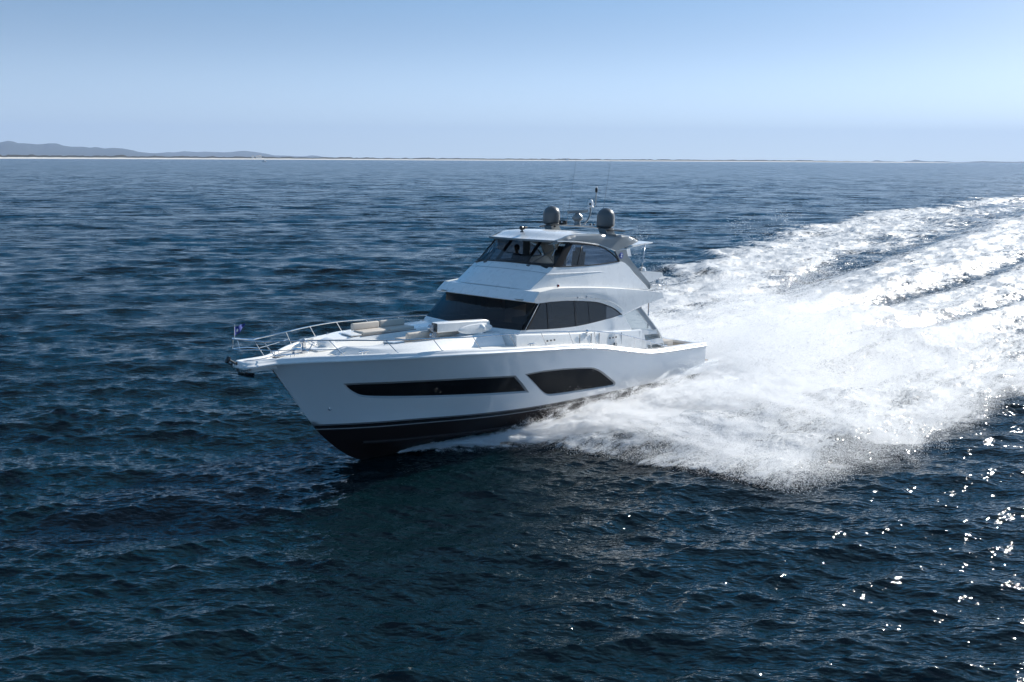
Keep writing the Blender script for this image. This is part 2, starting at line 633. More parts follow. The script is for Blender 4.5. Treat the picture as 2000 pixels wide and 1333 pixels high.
def sea_material():
    m, N, L = new_mat('sea_water')
    o = N.new('ShaderNodeOutputMaterial')
    geo = N.new('ShaderNodeNewGeometry')
    at = N.new('ShaderNodeAttribute'); at.attribute_name = 'foam'

    def mp(scale, rotz, src=None):
        q = N.new('ShaderNodeMapping'); q.vector_type = 'POINT'
        q.inputs['Rotation'].default_value = (0, 0, rotz)
        q.inputs['Scale'].default_value = scale
        L.new(src or geo.outputs['Position'], q.inputs[0])
        return q

    def noise(src, scale, detail, rough=0.55, dist=0.0):
        q = N.new('ShaderNodeTexNoise')
        q.inputs['Scale'].default_value = scale
        q.inputs['Detail'].default_value = detail
        q.inputs['Roughness'].default_value = rough
        q.inputs['Distortion'].default_value = dist
        L.new(src.outputs[0], q.inputs[0])
        return q

    def vmath(op, a, b=None):
        q = N.new('ShaderNodeVectorMath'); q.operation = op
        for i, s in enumerate((a, b)):
            if s is None:
                continue
            if isinstance(s, (tuple, list)):
                q.inputs[i].default_value = s
            else:
                L.new(s, q.inputs[i])
        return q

    def math_(op, a, b=None, c=None):
        q = N.new('ShaderNodeMath'); q.operation = op
        for i, s in enumerate((a, b, c)):
            if s is None:
                continue
            if isinstance(s, (int, float)):
                q.inputs[i].default_value = s
            else:
                L.new(s, q.inputs[i])
        return q

    # ripples too small for the mesh: slopes read straight from noise
    c1 = mp((0.5, 1.0, 1.0), math.radians(6))
    slopes = None
    for sc, k, det in ((5.0, 0.20, 1.0),):
        nz = noise(c1, sc, det, 0.6)
        sub = vmath('SUBTRACT', nz.outputs['Color'], (0.5, 0.5, 0.5))
        mul = vmath('MULTIPLY', sub.outputs[0], (k * 0.8, k * 1.25, 0.0))
        slopes = mul if slopes is None else vmath('ADD', slopes.outputs[0], mul.outputs[0])
    # far off, the waves the mesh is too coarse for
    al = N.new('ShaderNodeAttribute'); al.attribute_name = 'lost'
    for sc, k in ((0.16, 2.4), (0.55, 3.6), (1.9, 3.6)):
        nz = noise(c1, sc, 2.0, 0.6)
        sub = vmath('SUBTRACT', nz.outputs['Color'], (0.5, 0.5, 0.5))
        mul = vmath('MULTIPLY', sub.outputs[0], (k * 0.8, k * 1.3, 0.0))
        scl = N.new('ShaderNodeVectorMath'); scl.operation = 'SCALE'
        L.new(mul.outputs[0], scl.inputs[0]); L.new(al.outputs['Fac'], scl.inputs['Scale'])
        slopes = vmath('ADD', slopes.outputs[0], scl.outputs[0])
    # wind patches
    pn = noise(mp((1.0, 2.4, 1.0), math.radians(6)), 0.045, 3)
    pr = N.new('ShaderNodeMapRange'); pr.inputs[1].default_value = 0.35; pr.inputs[2].default_value = 0.65
    pr.inputs[3].default_value = 0.82; pr.inputs[4].default_value = 1.2
    L.new(pn.outputs[0], pr.inputs[0])
    sc2 = N.new('ShaderNodeVectorMath'); sc2.operation = 'SCALE'
    L.new(slopes.outputs[0], sc2.inputs[0]); L.new(pr.outputs[0], sc2.inputs['Scale'])
    rp = mp((0.42, 1.0, 1.0), math.radians(8))
    h1 = noise(rp, 3.2, 2.0, 0.62, 0.25)
    rp2 = mp((0.5, 1.0, 1.0), math.radians(-14))
    h2 = noise(rp2, 8.5, 1.0, 0.6, 0.2)
    hh = math_('ADD', math_('MULTIPLY', h1.outputs[0], 0.11).outputs[0], math_('MULTIPLY', h2.outputs[0], 0.040).outputs[0])
    rb = N.new('ShaderNodeBump'); rb.inputs['Strength'].default_value = 1.0; rb.inputs['Distance'].default_value = 1.0
    L.new(hh.outputs[0], rb.inputs['Height'])
    nn = vmath('NORMALIZE', vmath('ADD', rb.outputs[0], sc2.outputs[0]).outputs[0])
    w = N.new('ShaderNodeBsdfPrincipled')
    w.inputs['Base Color'].default_value = (0.0010, 0.0095, 0.0125, 1)
    rg = math_('MULTIPLY_ADD', al.outputs['Fac'], 0.36, 0.06)      # waves too small to see from here still blur the mirror
    rmin = math_('MINIMUM', rg.outputs[0], 0.5)
    L.new(rmin.outputs[0], w.inputs['Roughness'])
    w.inputs['IOR'].default_value = 1.333
    L.new(nn.outputs[0], w.inputs['Normal'])
    # foam: torn along the track of the yacht
    tr = mp((1, 1, 1), -YAW)
    tr2 = N.new('ShaderNodeMapping'); tr2.inputs['Scale'].default_value = (0.16, 1.0, 1.0)
    L.new(tr.outputs[0], tr2.inputs[0])
    tr3 = N.new('ShaderNodeMapping'); tr3.inputs['Scale'].default_value = (0.45, 1.0, 1.0)
    L.new(tr.outputs[0], tr3.inputs[0])
    n1 = noise(tr2, 1.1, 7, 0.66, 0.7)
    n2 = noise(tr3, 4.2, 8, 0.72, 0.5)
    mixn = math_('ADD', math_('MULTIPLY', n1.outputs[0], 0.5).outputs[0], math_('MULTIPLY', n2.outputs[0], 0.5).outputs[0])
    # noise sits near 0.5 +- 0.15; spread it to 0..1
    spread = N.new('ShaderNodeMapRange')
    spread.inputs[1].default_value = 0.30; spread.inputs[2].default_value = 0.70
    L.new(mixn.outputs[0], spread.inputs[0])
    inv = math_('SUBTRACT', 1.0, at.outputs['Fac'])
    diff = math_('SUBTRACT', spread.outputs[0], inv.outputs[0])
    mk = N.new('ShaderNodeMapRange'); mk.interpolation_type = 'SMOOTHSTEP'
    mk.inputs[1].default_value = -0.14; mk.inputs[2].default_value = 0.24
    L.new(diff.outputs[0], mk.inputs[0])
    gate = math_('GREATER_THAN', at.outputs['Fac'], 0.02)
    mask = math_('MULTIPLY', mk.outputs[0], gate.outputs[0])
    fo = N.new('ShaderNodeBsdfPrincipled')
    fo.inputs['Base Color'].default_value = (0.53, 0.545, 0.555, 1)
    fo.inputs['Roughness'].default_value = 0.55
    fo.inputs['Specular IOR Level'].default_value = 0.35
    bp = N.new('ShaderNodeBump'); bp.inputs['Strength'].default_value = 0.8; bp.inputs['Distance'].default_value = 0.252
    L.new(mixn.outputs[0], bp.inputs['Height']); L.new(bp.outputs[0], fo.inputs['Normal'])
    ms = N.new('ShaderNodeMixShader')
    L.new(mask.outputs[0], ms.inputs[0]); L.new(w.outputs[0], ms.inputs[1]); L.new(fo.outputs[0], ms.inputs[2])
    L.new(ms.outputs[0], o.inputs[0])
    return m


M['sea'] = sea_material()


def mesh_from_arrays(name, co, quads, attrs=()):
    me = bpy.data.meshes.new(name)
    me.vertices.add(len(co))
    me.vertices.foreach_set('co', co.astype(np.float32).ravel())
    nf = len(quads)
    me.loops.add(nf * 4)
    me.loops.foreach_set('vertex_index', quads.astype(np.int32).ravel())
    me.polygons.add(nf)
    me.polygons.foreach_set('loop_start', (np.arange(nf) * 4).astype(np.int32))
    me.polygons.foreach_set('use_smooth', np.ones(nf, dtype=bool))
    for nm, val in attrs:
        a = me.attributes.new(nm, 'FLOAT', 'POINT')
        a.data.foreach_set('value', val.astype(np.float32))
    me.update(calc_edges=True)
    return me


def build_sea():
    NC = 1400
    az = np.radians(np.linspace(-41, 41, NC))
    rr = [8.0]
    while rr[-1] < 11500:
        r = rr[-1]
        rr.append(r + min(max(0.052, 6.5e-5 * r * r), 0.0043 * r))
    rr = np.array(rr)
    dr = np.gradient(rr)
    R, A = np.meshgrid(rr, az, indexing='ij')
    x, y = R * np.sin(A), R * np.cos(A)
    bx, by = to_boat(x, y)
    D, hw, d = wake(bx, by)
    far = R > 520
    D[far] = 0; hw[far] = 0
    sp = np.maximum(dr[:, None] * np.ones_like(x), R * (az[1] - az[0]))
    calm = 1 - 0.45 * sstep(0.05, 0.6, D)
    z, dx, dy, lost = sea_height(x, y, sp, calm)
    # the fine mesh settles to the level of the coarse water at its rim, so that the two meet without a step
    rim = sstep(math.radians(41), math.radians(36.5), np.abs(A)) * sstep(8.0, 12.0, R) * sstep(11400, 9000, R)
    z, dx, dy, hw = z * rim, dx * rim, dy * rim, hw * rim
    lost = np.maximum(lost, 0.22 * (1 - rim))
    Lf = lost.ravel()
    co = np.stack([x + dx, y + dy, z + hw], -1).reshape(-1, 3)
    nr = len(rr)
    I = np.arange(nr * NC).reshape(nr, NC)
    quads = np.stack([I[:-1, :-1], I[1:, :-1], I[1:, 1:], I[:-1, 1:]], -1).reshape(-1, 4)[:, ::-1]
    Df = D.ravel()
    white = (Df[quads].max(1) > 0.02)
    for nm, sel in (('sea', ~white), ('wake_foam', white)):
        q = quads[sel]
        used = np.zeros(len(co), bool); used[q.ravel()] = True
        idx = np.cumsum(used) - 1
        c2, q2, f2, l2 = co[used], idx[q], Df[used], Lf[used]
        if nm == 'sea':
            # the rest of the water all round, coarse and flat
            az2 = np.radians(np.linspace(41, 319, 90))
            r2 = np.geomspace(8.0, 11500, 60)
            R2, A2 = np.meshgrid(r2, az2, indexing='ij')
            c3 = np.stack([R2 * np.sin(A2), R2 * np.cos(A2), 0 * R2], -1).reshape(-1, 3)
            J = np.arange(60 * 90).reshape(60, 90) + len(c2)
            q3 = np.stack([J[:-1, :-1], J[1:, :-1], J[1:, 1:], J[:-1, 1:]], -1).reshape(-1, 4)[:, ::-1]
            b = len(c2) + len(c3)
            # disc under the eye
            az4 = np.radians(np.linspace(0, 360, 49))
            c4 = np.concatenate([np.stack([8.06 * np.sin(az4), 8.06 * np.cos(az4), 0 * az4 - 0.004], -1), np.stack([0.01 * np.sin(az4), 0.01 * np.cos(az4), 0 * az4 - 0.004], -1)])
            q4 = np.array([[b + i, b + i + 1, b + 49 + i + 1, b + 49 + i] for i in range(48)])
            # far water beyond the grid
            b5 = b + len(c4)
            az5 = np.radians(np.linspace(-180, 180, 121))
            c5 = np.concatenate([np.stack([11400 * np.sin(az5), 11400 * np.cos(az5), 0 * az5 - 0.05], -1), np.stack([34000 * np.sin(az5), 34000 * np.cos(az5), 0 * az5 - 0.05], -1)])
            q5 = np.array([[b5 + i + 1, b5 + i, b5 + 121 + i, b5 + 121 + i + 1] for i in range(120)])[:, ::-1]
            c2 = np.concatenate([c2, c3, c4, c5]); q2 = np.concatenate([q2, q3, q4, q5])
            f2 = np.concatenate([f2, np.zeros(len(c3) + len(c4) + len(c5))])
            l2 = np.concatenate([l2, np.full(len(c3) + len(c4) + len(c5), 0.25)])
        me = mesh_from_arrays(nm, c2, q2, (('foam', f2), ('lost', l2)))
        me.materials.append(M['sea'])
        o = bpy.data.objects.new(nm, me)
        COL.objects.link(o)
        if nm == 'sea':
            tag(o, 'dark blue rippled sea reaching to the horizon', 'sea', kind='structure')
        else:
            tag(o, 'white foaming wake spreading out behind the motor yacht', 'wake', kind='stuff')


build_sea()


# ------------------------------------------------------------------ spray: droplets thrown by the hull
def droplet_material():
    m, N, L = new_mat('spray_water')
    o = N.new('ShaderNodeOutputMaterial')
    d = N.new('ShaderNodeBsdfDiffuse'); d.inputs[0].default_value = (0.95, 0.955, 0.96, 1)
    t = N.new('ShaderNodeBsdfTranslucent'); t.inputs[0].default_value = (0.95, 0.955, 0.96, 1)
    ms = N.new('ShaderNodeMixShader'); ms.inputs[0].default_value = 0.66
    L.new(d.outputs[0], ms.inputs[1]); L.new(t.outputs[0], ms.inputs[2]); L.new(ms.outputs[0], o.inputs[0])
    return m


M['drop'] = droplet_material()


def points_group():
    g = bpy.data.node_groups.new('droplets', 'GeometryNodeTree')
    g.interface.new_socket('Geometry', in_out='INPUT', socket_type='NodeSocketGeometry')
    g.interface.new_socket('Geometry', in_out='OUTPUT', socket_type='NodeSocketGeometry')
    i = g.nodes.new('NodeGroupInput'); o = g.nodes.new('NodeGroupOutput')
    mp = g.nodes.new('GeometryNodeMeshToPoints')
    na = g.nodes.new('GeometryNodeInputNamedAttribute'); na.data_type = 'FLOAT'
    na.inputs['Name'].default_value = 'rad'
    sm = g.nodes.new('GeometryNodeSetMaterial'); sm.inputs['Material'].default_value = M['drop']
    g.links.new(i.outputs[0], mp.inputs['Mesh'])
    g.links.new(na.outputs['Attribute'], mp.inputs['Radius'])
    g.links.new(mp.outputs[0], sm.inputs[0])
    g.links.new(sm.outputs[0], o.inputs[0])
    return g


PG = points_group()


def droplets(name, P, rad, label):
    me = bpy.data.meshes.new(name)
    me.vertices.add(len(P))
    me.vertices.foreach_set('co', P.astype(np.float32).ravel())
    a = me.attributes.new('rad', 'FLOAT', 'POINT')
    a.data.foreach_set('value', rad.astype(np.float32))
    me.materials.append(M['drop'])
    me.update()
    o = bpy.data.objects.new(name, me)
    COL.objects.link(o)
    md = o.modifiers.new('points', 'NODES'); md.node_group = PG
    tag(o, label, 'spray', kind='stuff')
    return o


def hull_half(bx):
    return np.interp(bx, HB_X, HB_Y)


def build_spray():
    for side, nm in ((1, 'near'), (-1, 'far')):
        r = np.random.default_rng(3 + side)
        pts, rads = [], []
        n = 11500 if side > 0 else 4200
        # puffs torn off the chine, each followed along its arc
        # two thirds of them follow separate jets, the rest fill the sheet between
        nj = 130
        je, jy, jz, jd = r.random(nj), r.random(nj), r.random(nj), r.random(nj)
        jw = 0.25 + r.random(nj) ** 2 * 1.6
        pick = r.choice(nj, n, p=jw / jw.sum())
        injet = r.random(n) < 0.68

        def own(a, spread):
            return np.where(injet, np.clip(a[pick] + r.normal(0, spread, n), 0, 1), r.random(n))
        e = own(je, 0.007)
        x0 = 16.3 - 16.5 * e
        ramp = sstep(0.05, 0.33, e)
        vy = (1.6 + 8.6 * own(jy, 0.035) ** 1.3) * (0.55 + 0.45 * ramp)
        q1 = own(jz, 0.05)
        vz = (0.9 + 2.0 * q1 + 2.0 * np.abs(q1 * 0.7 + 0.3 * own(jd, 0.05)) * ramp) * (0.62 + 0.48 * ramp)
        dr = 2.6 + 3.0 * own(jd, 0.04) + 2.5 * (1 - ramp)
        T = 2 * vz / 9.8 + 0.15
        t = r.random(n) * T
        # gusts: lumps along the hull so that the wall of spray is uneven
        lump = vnoise(x0 / 1.3, np.full(n, 2.0), 13, 3)
        vz = vz * (1 + 0.35 * lump)
        vy = vy * (1 + 0.38 * vnoise(x0 / 2.3, np.full(n, 5.0), 17, 3))
        bx = x0 - dr * t
        by = hull_half(x0) * (0.34 + 0.66 * sstep(0.0, 0.30, e)) + 0.12 + vy * t
        bz = 0.10 + vz * t - 4.9 * t * t
        sig = (0.035 + 0.13 * t + 0.22 * r.random(n) ** 2 * t) * (0.45 + 0.55 * ramp)
        vel = np.stack([-dr, vy, vz - 9.8 * t], -1)
        vel = vel / np.linalg.norm(vel, axis=1, keepdims=True)
        rope = (0.06 + 0.34 * t) * (0.5 + 0.5 * ramp)
        tight = r.random(n) < 0.62
        sig = sig * np.where(tight, 0.42, 1.25)
        rope = rope * np.where(tight, 0.55, 1.2)
        cnt = (150 + 150 * ramp * r.random(n)).astype(int)
        for i in range(n):
            k = cnt[i]
            g = r.normal(0, 1, (k, 3)) * sig[i] * np.array([1.2, 1.0, 0.8])
            # each puff is drawn out into a rope along its own flight
            g = g + vel[i] * (r.normal(0, 1, (k, 1)) * rope[i])
            pts.append(np.array([bx[i], by[i], bz[i]]) + g)
            rads.append(0.0030 + 0.005 * r.random(k) ** 2)
        P = np.concatenate(pts); rad = np.concatenate(rads)
        # loose drops flying ahead of the sheet
        k = 16000
        e2 = r.random(k)
        xx = 15.4 - 14 * e2
        t2 = r.random(k) * 0.9
        v2 = 3 + 10 * r.random(k)
        q = np.stack([xx - 4 * t2, hull_half(xx) + v2 * t2 + r.normal(0, .3, k), 0.1 + (2 + 4 * r.random(k)) * t2 - 4.9 * t2 ** 2 + r.normal(0, .15, k)], -1)
        q = q[r.random(k) < 0.28 * sstep(0.0, 0.35, e2)]
        P = np.concatenate([P, q]); rad = np.concatenate([rad, 0.0035 + 0.005 * r.random(len(q)) ** 2])
        # landing belt: low churned foam where the sheet falls back
        m = 4600
        cx = 12.0 - 26 * r.random(m)
        wy = np.interp(cx, W_X, W_Y)
        hb_ = hull_half(np.clip(cx, -1, 19))
        cy = hb_ + (wy - 0.3 - hb_) * r.random(m) ** 0.6 + 0.7 * vnoise(cx / 1.7, cx * 0, 77, 3)
        ok = cy > hull_half(np.clip(cx, -1, 19)) + 0.4
        cx, cy = cx[ok], cy[ok]
        lumps = 0.15 + 1.0 * np.clip(0.45 + 1.2 * vnoise(cx / 1.6, cy / 1.6, 23, 3), 0, 1.4)
        for i in range(len(cx)):
            k = int(150 * lumps[i]) + 20
            sg = 0.16 + 0.22 * lumps[i]
            g = r.normal(0, 1, (k, 3)) * np.array([sg * 1.6, sg * 1.2, sg * 0.8])
            g[:, 2] = np.abs(g[:, 2]) * 1.3
            P = P if i else P
            pts.append(np.array([cx[i], cy[i], 0.05]) + g); rads.append(0.0030 + 0.005 * r.random(k) ** 2)
        P = np.concatenate([np.concatenate(pts), q]); rad = np.concatenate([np.concatenate(rads), 0.0035 + 0.005 * r.random(len(q)) ** 2])
        lim = np.interp(P[:, 0], W_X, W_Y) + 0.25 + 0.8 * vnoise(P[:, 0] / 1.1, P[:, 2] * 0, 83, 3) + 0.35 * r.random(len(P))
        ok = P[:, 1] < lim
        P, rad = P[ok], rad[ok]
        P[:, 1] *= side
        wx, wy_ = to_world(P[:, 0], P[:, 1])
        Wd = np.stack([wx, wy_, np.maximum(P[:, 2], -0.1)], -1)
        droplets('spray' if side > 0 else 'spray', Wd, rad,
                 'white spray thrown off the near side of the hull' if side > 0 else 'white spray thrown off the far side of the hull')
    # mist hanging behind the stern
    r = np.random.default_rng(9)
    pts, rads = [], []
    n = 5600
    s = 0.5 + 22 * r.random(n) ** 1.3
    yc = r.normal(2.6, 3.6, n) * (0.8 + 0.02 * s)
    hgt = (2.9 - 0.075 * s) * np.clip(0.70 + 1.15 * vnoise(s / 3.2, yc / 2.6, 5, 3), 0.1, 2)
    z = np.abs(r.normal(0, 1, n)) * hgt * 0.75
    for i in range(n):
        k = 150
        sg = 0.28 + 0.022 * s[i]
        g = r.normal(0, 1, (k, 3)) * sg * np.array([1.4, 1.0, 0.7])
        pts.append(np.array([-s[i], yc[i], z[i]]) + g); rads.append(0.004 + 0.005 * r.random(k))
    P = np.concatenate(pts); rad = np.concatenate(rads)
    keep = (P[:, 0] < -0.9) | (np.abs(P[:, 1]) > 3.0)
    P, rad = P[keep], rad[keep]
    wx, wy_ = to_world(P[:, 0], P[:, 1])
    droplets('stern_mist', np.stack([wx, wy_, np.maximum(P[:, 2], -0.1)], -1), rad, 'pale mist of fine spray hanging behind the stern')


build_spray()


# ================================================================== THE YACHT (X forward, Y to port, Z up)
YACHT = bpy.data.objects.new('motor_yacht', None)
COL.objects.link(YACHT)
YACHT.matrix_world = BOAT_M
tag(YACHT, 'large white flybridge motor yacht speeding through its own spray', 'yacht')

# lines of the hull
ys_f = smoothcurve([0, 2, 4, 6, 8, 10, 12, 13.5, 15, 16.1, 17.6, 19.1, 20.0, 20.5, 20.95],
                   [2.72, 2.85, 2.94, 3.0, 3.04, 3.06, 3.05, 3.0, 2.88, 2.70, 2.25, 1.50, 0.90, 0.52, 0.04])
zs_f = smoothcurve([0, 1.8, 3.7, 4.9, 6.55, 8.1, 9.5, 11.3, 13.2, 14.4, 15.4, 17.3, 18.8, 20.1, 20.95],
                   [1.72, 1.79, 1.86, 1.95, 2.22, 2.49, 2.65, 2.77, 2.89, 2.96, 3.02, 3.07, 3.07, 3.04, 2.98])
yb_f = smoothcurve([0, 4, 8, 11, 14, 16.5, 18, 19.32], [2.62, 2.66, 2.64, 2.46, 2.02, 1.34, 0.74, 0.0])
zb_f = smoothcurve([0, 8, 12, 15.85, 17.4, 19.32], [0.57, 0.60, 0.62, 0.75, 0.78, 0.80])
zk_f = smoothcurve([0, 6, 10, 14, 16, 17.0], [-0.75, -0.95, -1.05, -1.05, -0.98, -0.85])


def topside(s, t):
    """Point on the port topside; s = 0 transom .. 1 stem, t = 0 boot line .. 1 sheer."""
    X = s * (19.32 + 1.63 * t)
    xs_, xb_ = s * 20.95, s * 19.32
    yb, ysh = yb_f(xb_), ys_f(xs_)
    fl = 1 + 0.55 * float(sstep(0.62, 0.95, s))
    y = yb + (ysh - yb) * t ** fl
    y += 0.05 * math.sin(math.pi * t) * (1 - float(sstep(0.55, 0.85, s)))
    z = zb_f(xb_) + (zs_f(xs_) - zb_f(xb_)) * t
    return X, max(y, 0.0), z


def st_of(X, Z):
    t = 0.5
    for _ in range(30):
        s = min(1.0, max(0.0, X / (19.32 + 1.63 * t)))
        zb, zs = zb_f(s * 19.32), zs_f(s * 20.95)
        t = (Z - zb) / (zs - zb)
    return s, t


SX, TY = 20.0, 2.2
WIN_F = catmull([(18.79, 2.208), (18.62, 2.052), (18.38, 1.889), (18.12, 1.778), (17.66, 1.707), (16.78, 1.631)], 4) + \
    [(15.74, 1.553), (14.79, 1.491), (13.53, 1.40), (11.83, 1.261), (12.29, 1.615), (12.72, 1.945), (13.78, 2.02), (14.64, 2.074), (15.62, 2.118), (16.34, 2.145), (17.2, 2.172), (17.83, 2.188), (18.37, 2.201)]
WIN_A = [(12.17, 1.97), (11.34, 1.959), (10.34, 1.917)] + catmull([(9.48, 1.853), (8.73, 1.773), (8.31, 1.691), (7.83, 1.498), (7.23, 1.169), (6.79, 0.918), (7.01, 0.882), (7.76, 0.90)], 4) + \
    [(8.88, 0.927), (9.88, 0.961)] + catmull([(10.31, 0.978), (10.62, 1.01), (10.86, 1.094), (11.15, 1.272), (11.51, 1.538)], 3)


def win_st(poly):
    return [(lambda q: (q[0] * SX, q[1] * TY))(st_of(x, z)) for x, z in poly]


def build_hull():
    wins = [win_st(offset_poly(WIN_F, -0.055)), win_st(offset_poly(WIN_A, -0.06))]
    mb = MB()
    ring = [(SX * i / 60, 0.0) for i in range(61)] + [(SX, TY * j / 10) for j in range(1, 10)] + \
        [(SX * (60 - i) / 60, TY) for i in range(61)] + [(0.0, TY * (10 - j) / 10) for j in range(1, 10)]
    V, T = cdt(ring, wins, 0.28)
    P = [topside(min(max(a / SX, 0), 1), min(max(b / TY, 0), 1)) for a, b in V]
    for sy in (1, -1):
        mb.add([(x, sy * y, z) for x, y, z in P], T)
    # transom
    tr = [(topside(0, j / 10)) for j in range(11)]
    mb.grid([[(x, k * y, z) for k in (-1, -0.5, 0, 0.5, 1)] for x, y, z in tr])
    hull = mb.build('hull', M['hull'], YACHT, 35)
    # windows: a bevelled reveal and a dark pane set back from the skin
    for sy in (1, -1):
        for w, poly in zip(wins, (WIN_F, WIN_A)):
            inner = offset_poly(w, 0.07)
            a = [topside(p[0] / SX, p[1] / TY) for p in w]
            b = [topside(p[0] / SX, p[1] / TY) for p in inner]
            fr = MB()
            o_ = [(x, sy * y, z) for x, y, z in a]
            i_ = [(x, sy * (y - 0.055), z) for x, y, z in b]
            fr.grid([o_ + [o_[0]], i_ + [i_[0]]], smooth=False)
            f = fr.build('hull_window', M['reveal'], hull)
            V2, T2 = cdt(inner, (), 0.4)
            g = MB()
            Q = [topside(p[0] / SX, p[1] / TY) for p in V2]
            g.add([(x, sy * (y - 0.054), z) for x, y, z in Q], T2)
            g.build('pane', M['glass_dark'], f)
            # dark lining behind the pane
            g = MB()
            g.add([(x, sy * (y - 0.12), z) for x, y, z in Q], T2)
            f2 = g.build('window_lining', M['black'], f)
    # bottom
    us = np.linspace(0, 1, 15)
    stem_x = smoothcurve([0, 0.176, 0.497, 0.782, 0.94, 1.0], [19.32, 19.08, 18.51, 17.87, 17.33, 17.0])
    rows = []
    NS = 61
    for i in range(NS):
        s = i / (NS - 1)
        row = []
        for u in us:
            zb, zk = zb_f(s * 19.32), zk_f(s * 17.0)
            y = yb_f(s * 19.32)
            k = 1 - 0.16 * u / 0.45 if u < 0.45 else 0.84 * (1 - (u - 0.45) / 0.55) ** 0.9
            row.append((s * stem_x(u), y * k, zb + (zk - zb) * u))
        rows.append(row)
    # boot band, pin stripes and antifouling: three meshes on the same lines
    def band(u0, u1, name, m, push=0.0):
        b = MB()
        for sy in (1, -1):
            rr = []
            for i in range(NS):
                s = i / (NS - 1)
                row = []
                for u in np.linspace(u0, u1, 4):
                    zb, zk = zb_f(s * 19.32), zk_f(s * 17.0)
                    y = yb_f(s * 19.32)
                    k = 1 - 0.16 * u / 0.45
                    row.append((s * stem_x(u) + push * 0.5 * (s > .99), sy * (y * k + push), zb + (zk - zb) * u))
                rr.append(row)
            b.grid(rr)
        return b.build(name, m, hull, 60)
    b = MB()
    for sy in (1, -1):
        b.grid([[(x, sy * y, z) for x, y, z in r] for r in rows])
    b.grid([[(x, sy * y, z) for sy in (-1, 0, 1)] for x, y, z in rows[0]])
    b.build('hull_bottom', M['antifoul'], hull, 50)
    band(0.0, 0.118, 'boot_stripe', M['boot'], 0.004)
    band(0.012, 0.022, 'pin_stripe', M['stripe'], 0.008)
    band(0.095, 0.115, 'pin_stripe', M['stripe'], 0.008)
    # chine ledge that throws the spray
    ch = MB()
    for sy in (1, -1):
        rr = []
        for i in range(NS - 3):
            s = i / (NS - 1)
            zb, zk = zb_f(s * 19.32), zk_f(s * 17.0)
            y = yb_f(s * 19.32) * 0.84; z = zb + (zk - zb) * 0.45; x = s * stem_x(0.45)
            rr.append([(x, sy * (y + 0.005), z + 0.10), (x, sy * (y + 0.09), z + 0.02), (x, sy * (y + 0.08), z - 0.02), (x, sy * (y - 0.06), z - 0.03)])
        ch.grid(rr)
    ch.build('chine_rail', M['antifoul'], hull)
    # drain fittings
    for sy in (1, -1):
        x, y, z = topside(*st_of(18.98, 1.355))
        d = MB().lathe((x, sy * (y + 0.0), z), [(0.0, -0.03), (0.055, -0.03), (0.055, 0.02), (0.035, 0.025), (0.03, 0.0)], 14, axis='Y')
        d.build('drain_fitting', M['steel'], hull)
    # white specks of letters are not readable on the photo; the side fairing near the stern
    fa = MB()
    for sy in (1, -1):
        rr = []
        for i in range(13):
            a = i / 12
            x = 2.4 - 3.4 * a
            yo = (topside(max(x, 0) / 19.5, 0.2)[1]) - 0.03
            bulge = 0.16 * math.sin(min(1, a * 1.8) * math.pi / 2)
            zt = 0.66 + 0.30 * min(1, a * 1.6)
            rr.append([(x, sy * (yo - .25), zt), (x, sy * (yo + bulge * .7), zt), (x, sy * (yo + bulge), zt - 0.08), (x, sy * (yo + bulge), 0.60), (x, sy * (yo - 0.25), 0.52)])
        fa.grid(rr)
        fa.add(rr[-1], [(0, 1, 2, 3, 4)], 0, False)
    fa.build('stern_fairing', M['hull'], hull)
    return hull


HULL = build_hull()


def deck_z(X):
    return zs_f(X) + 0.10


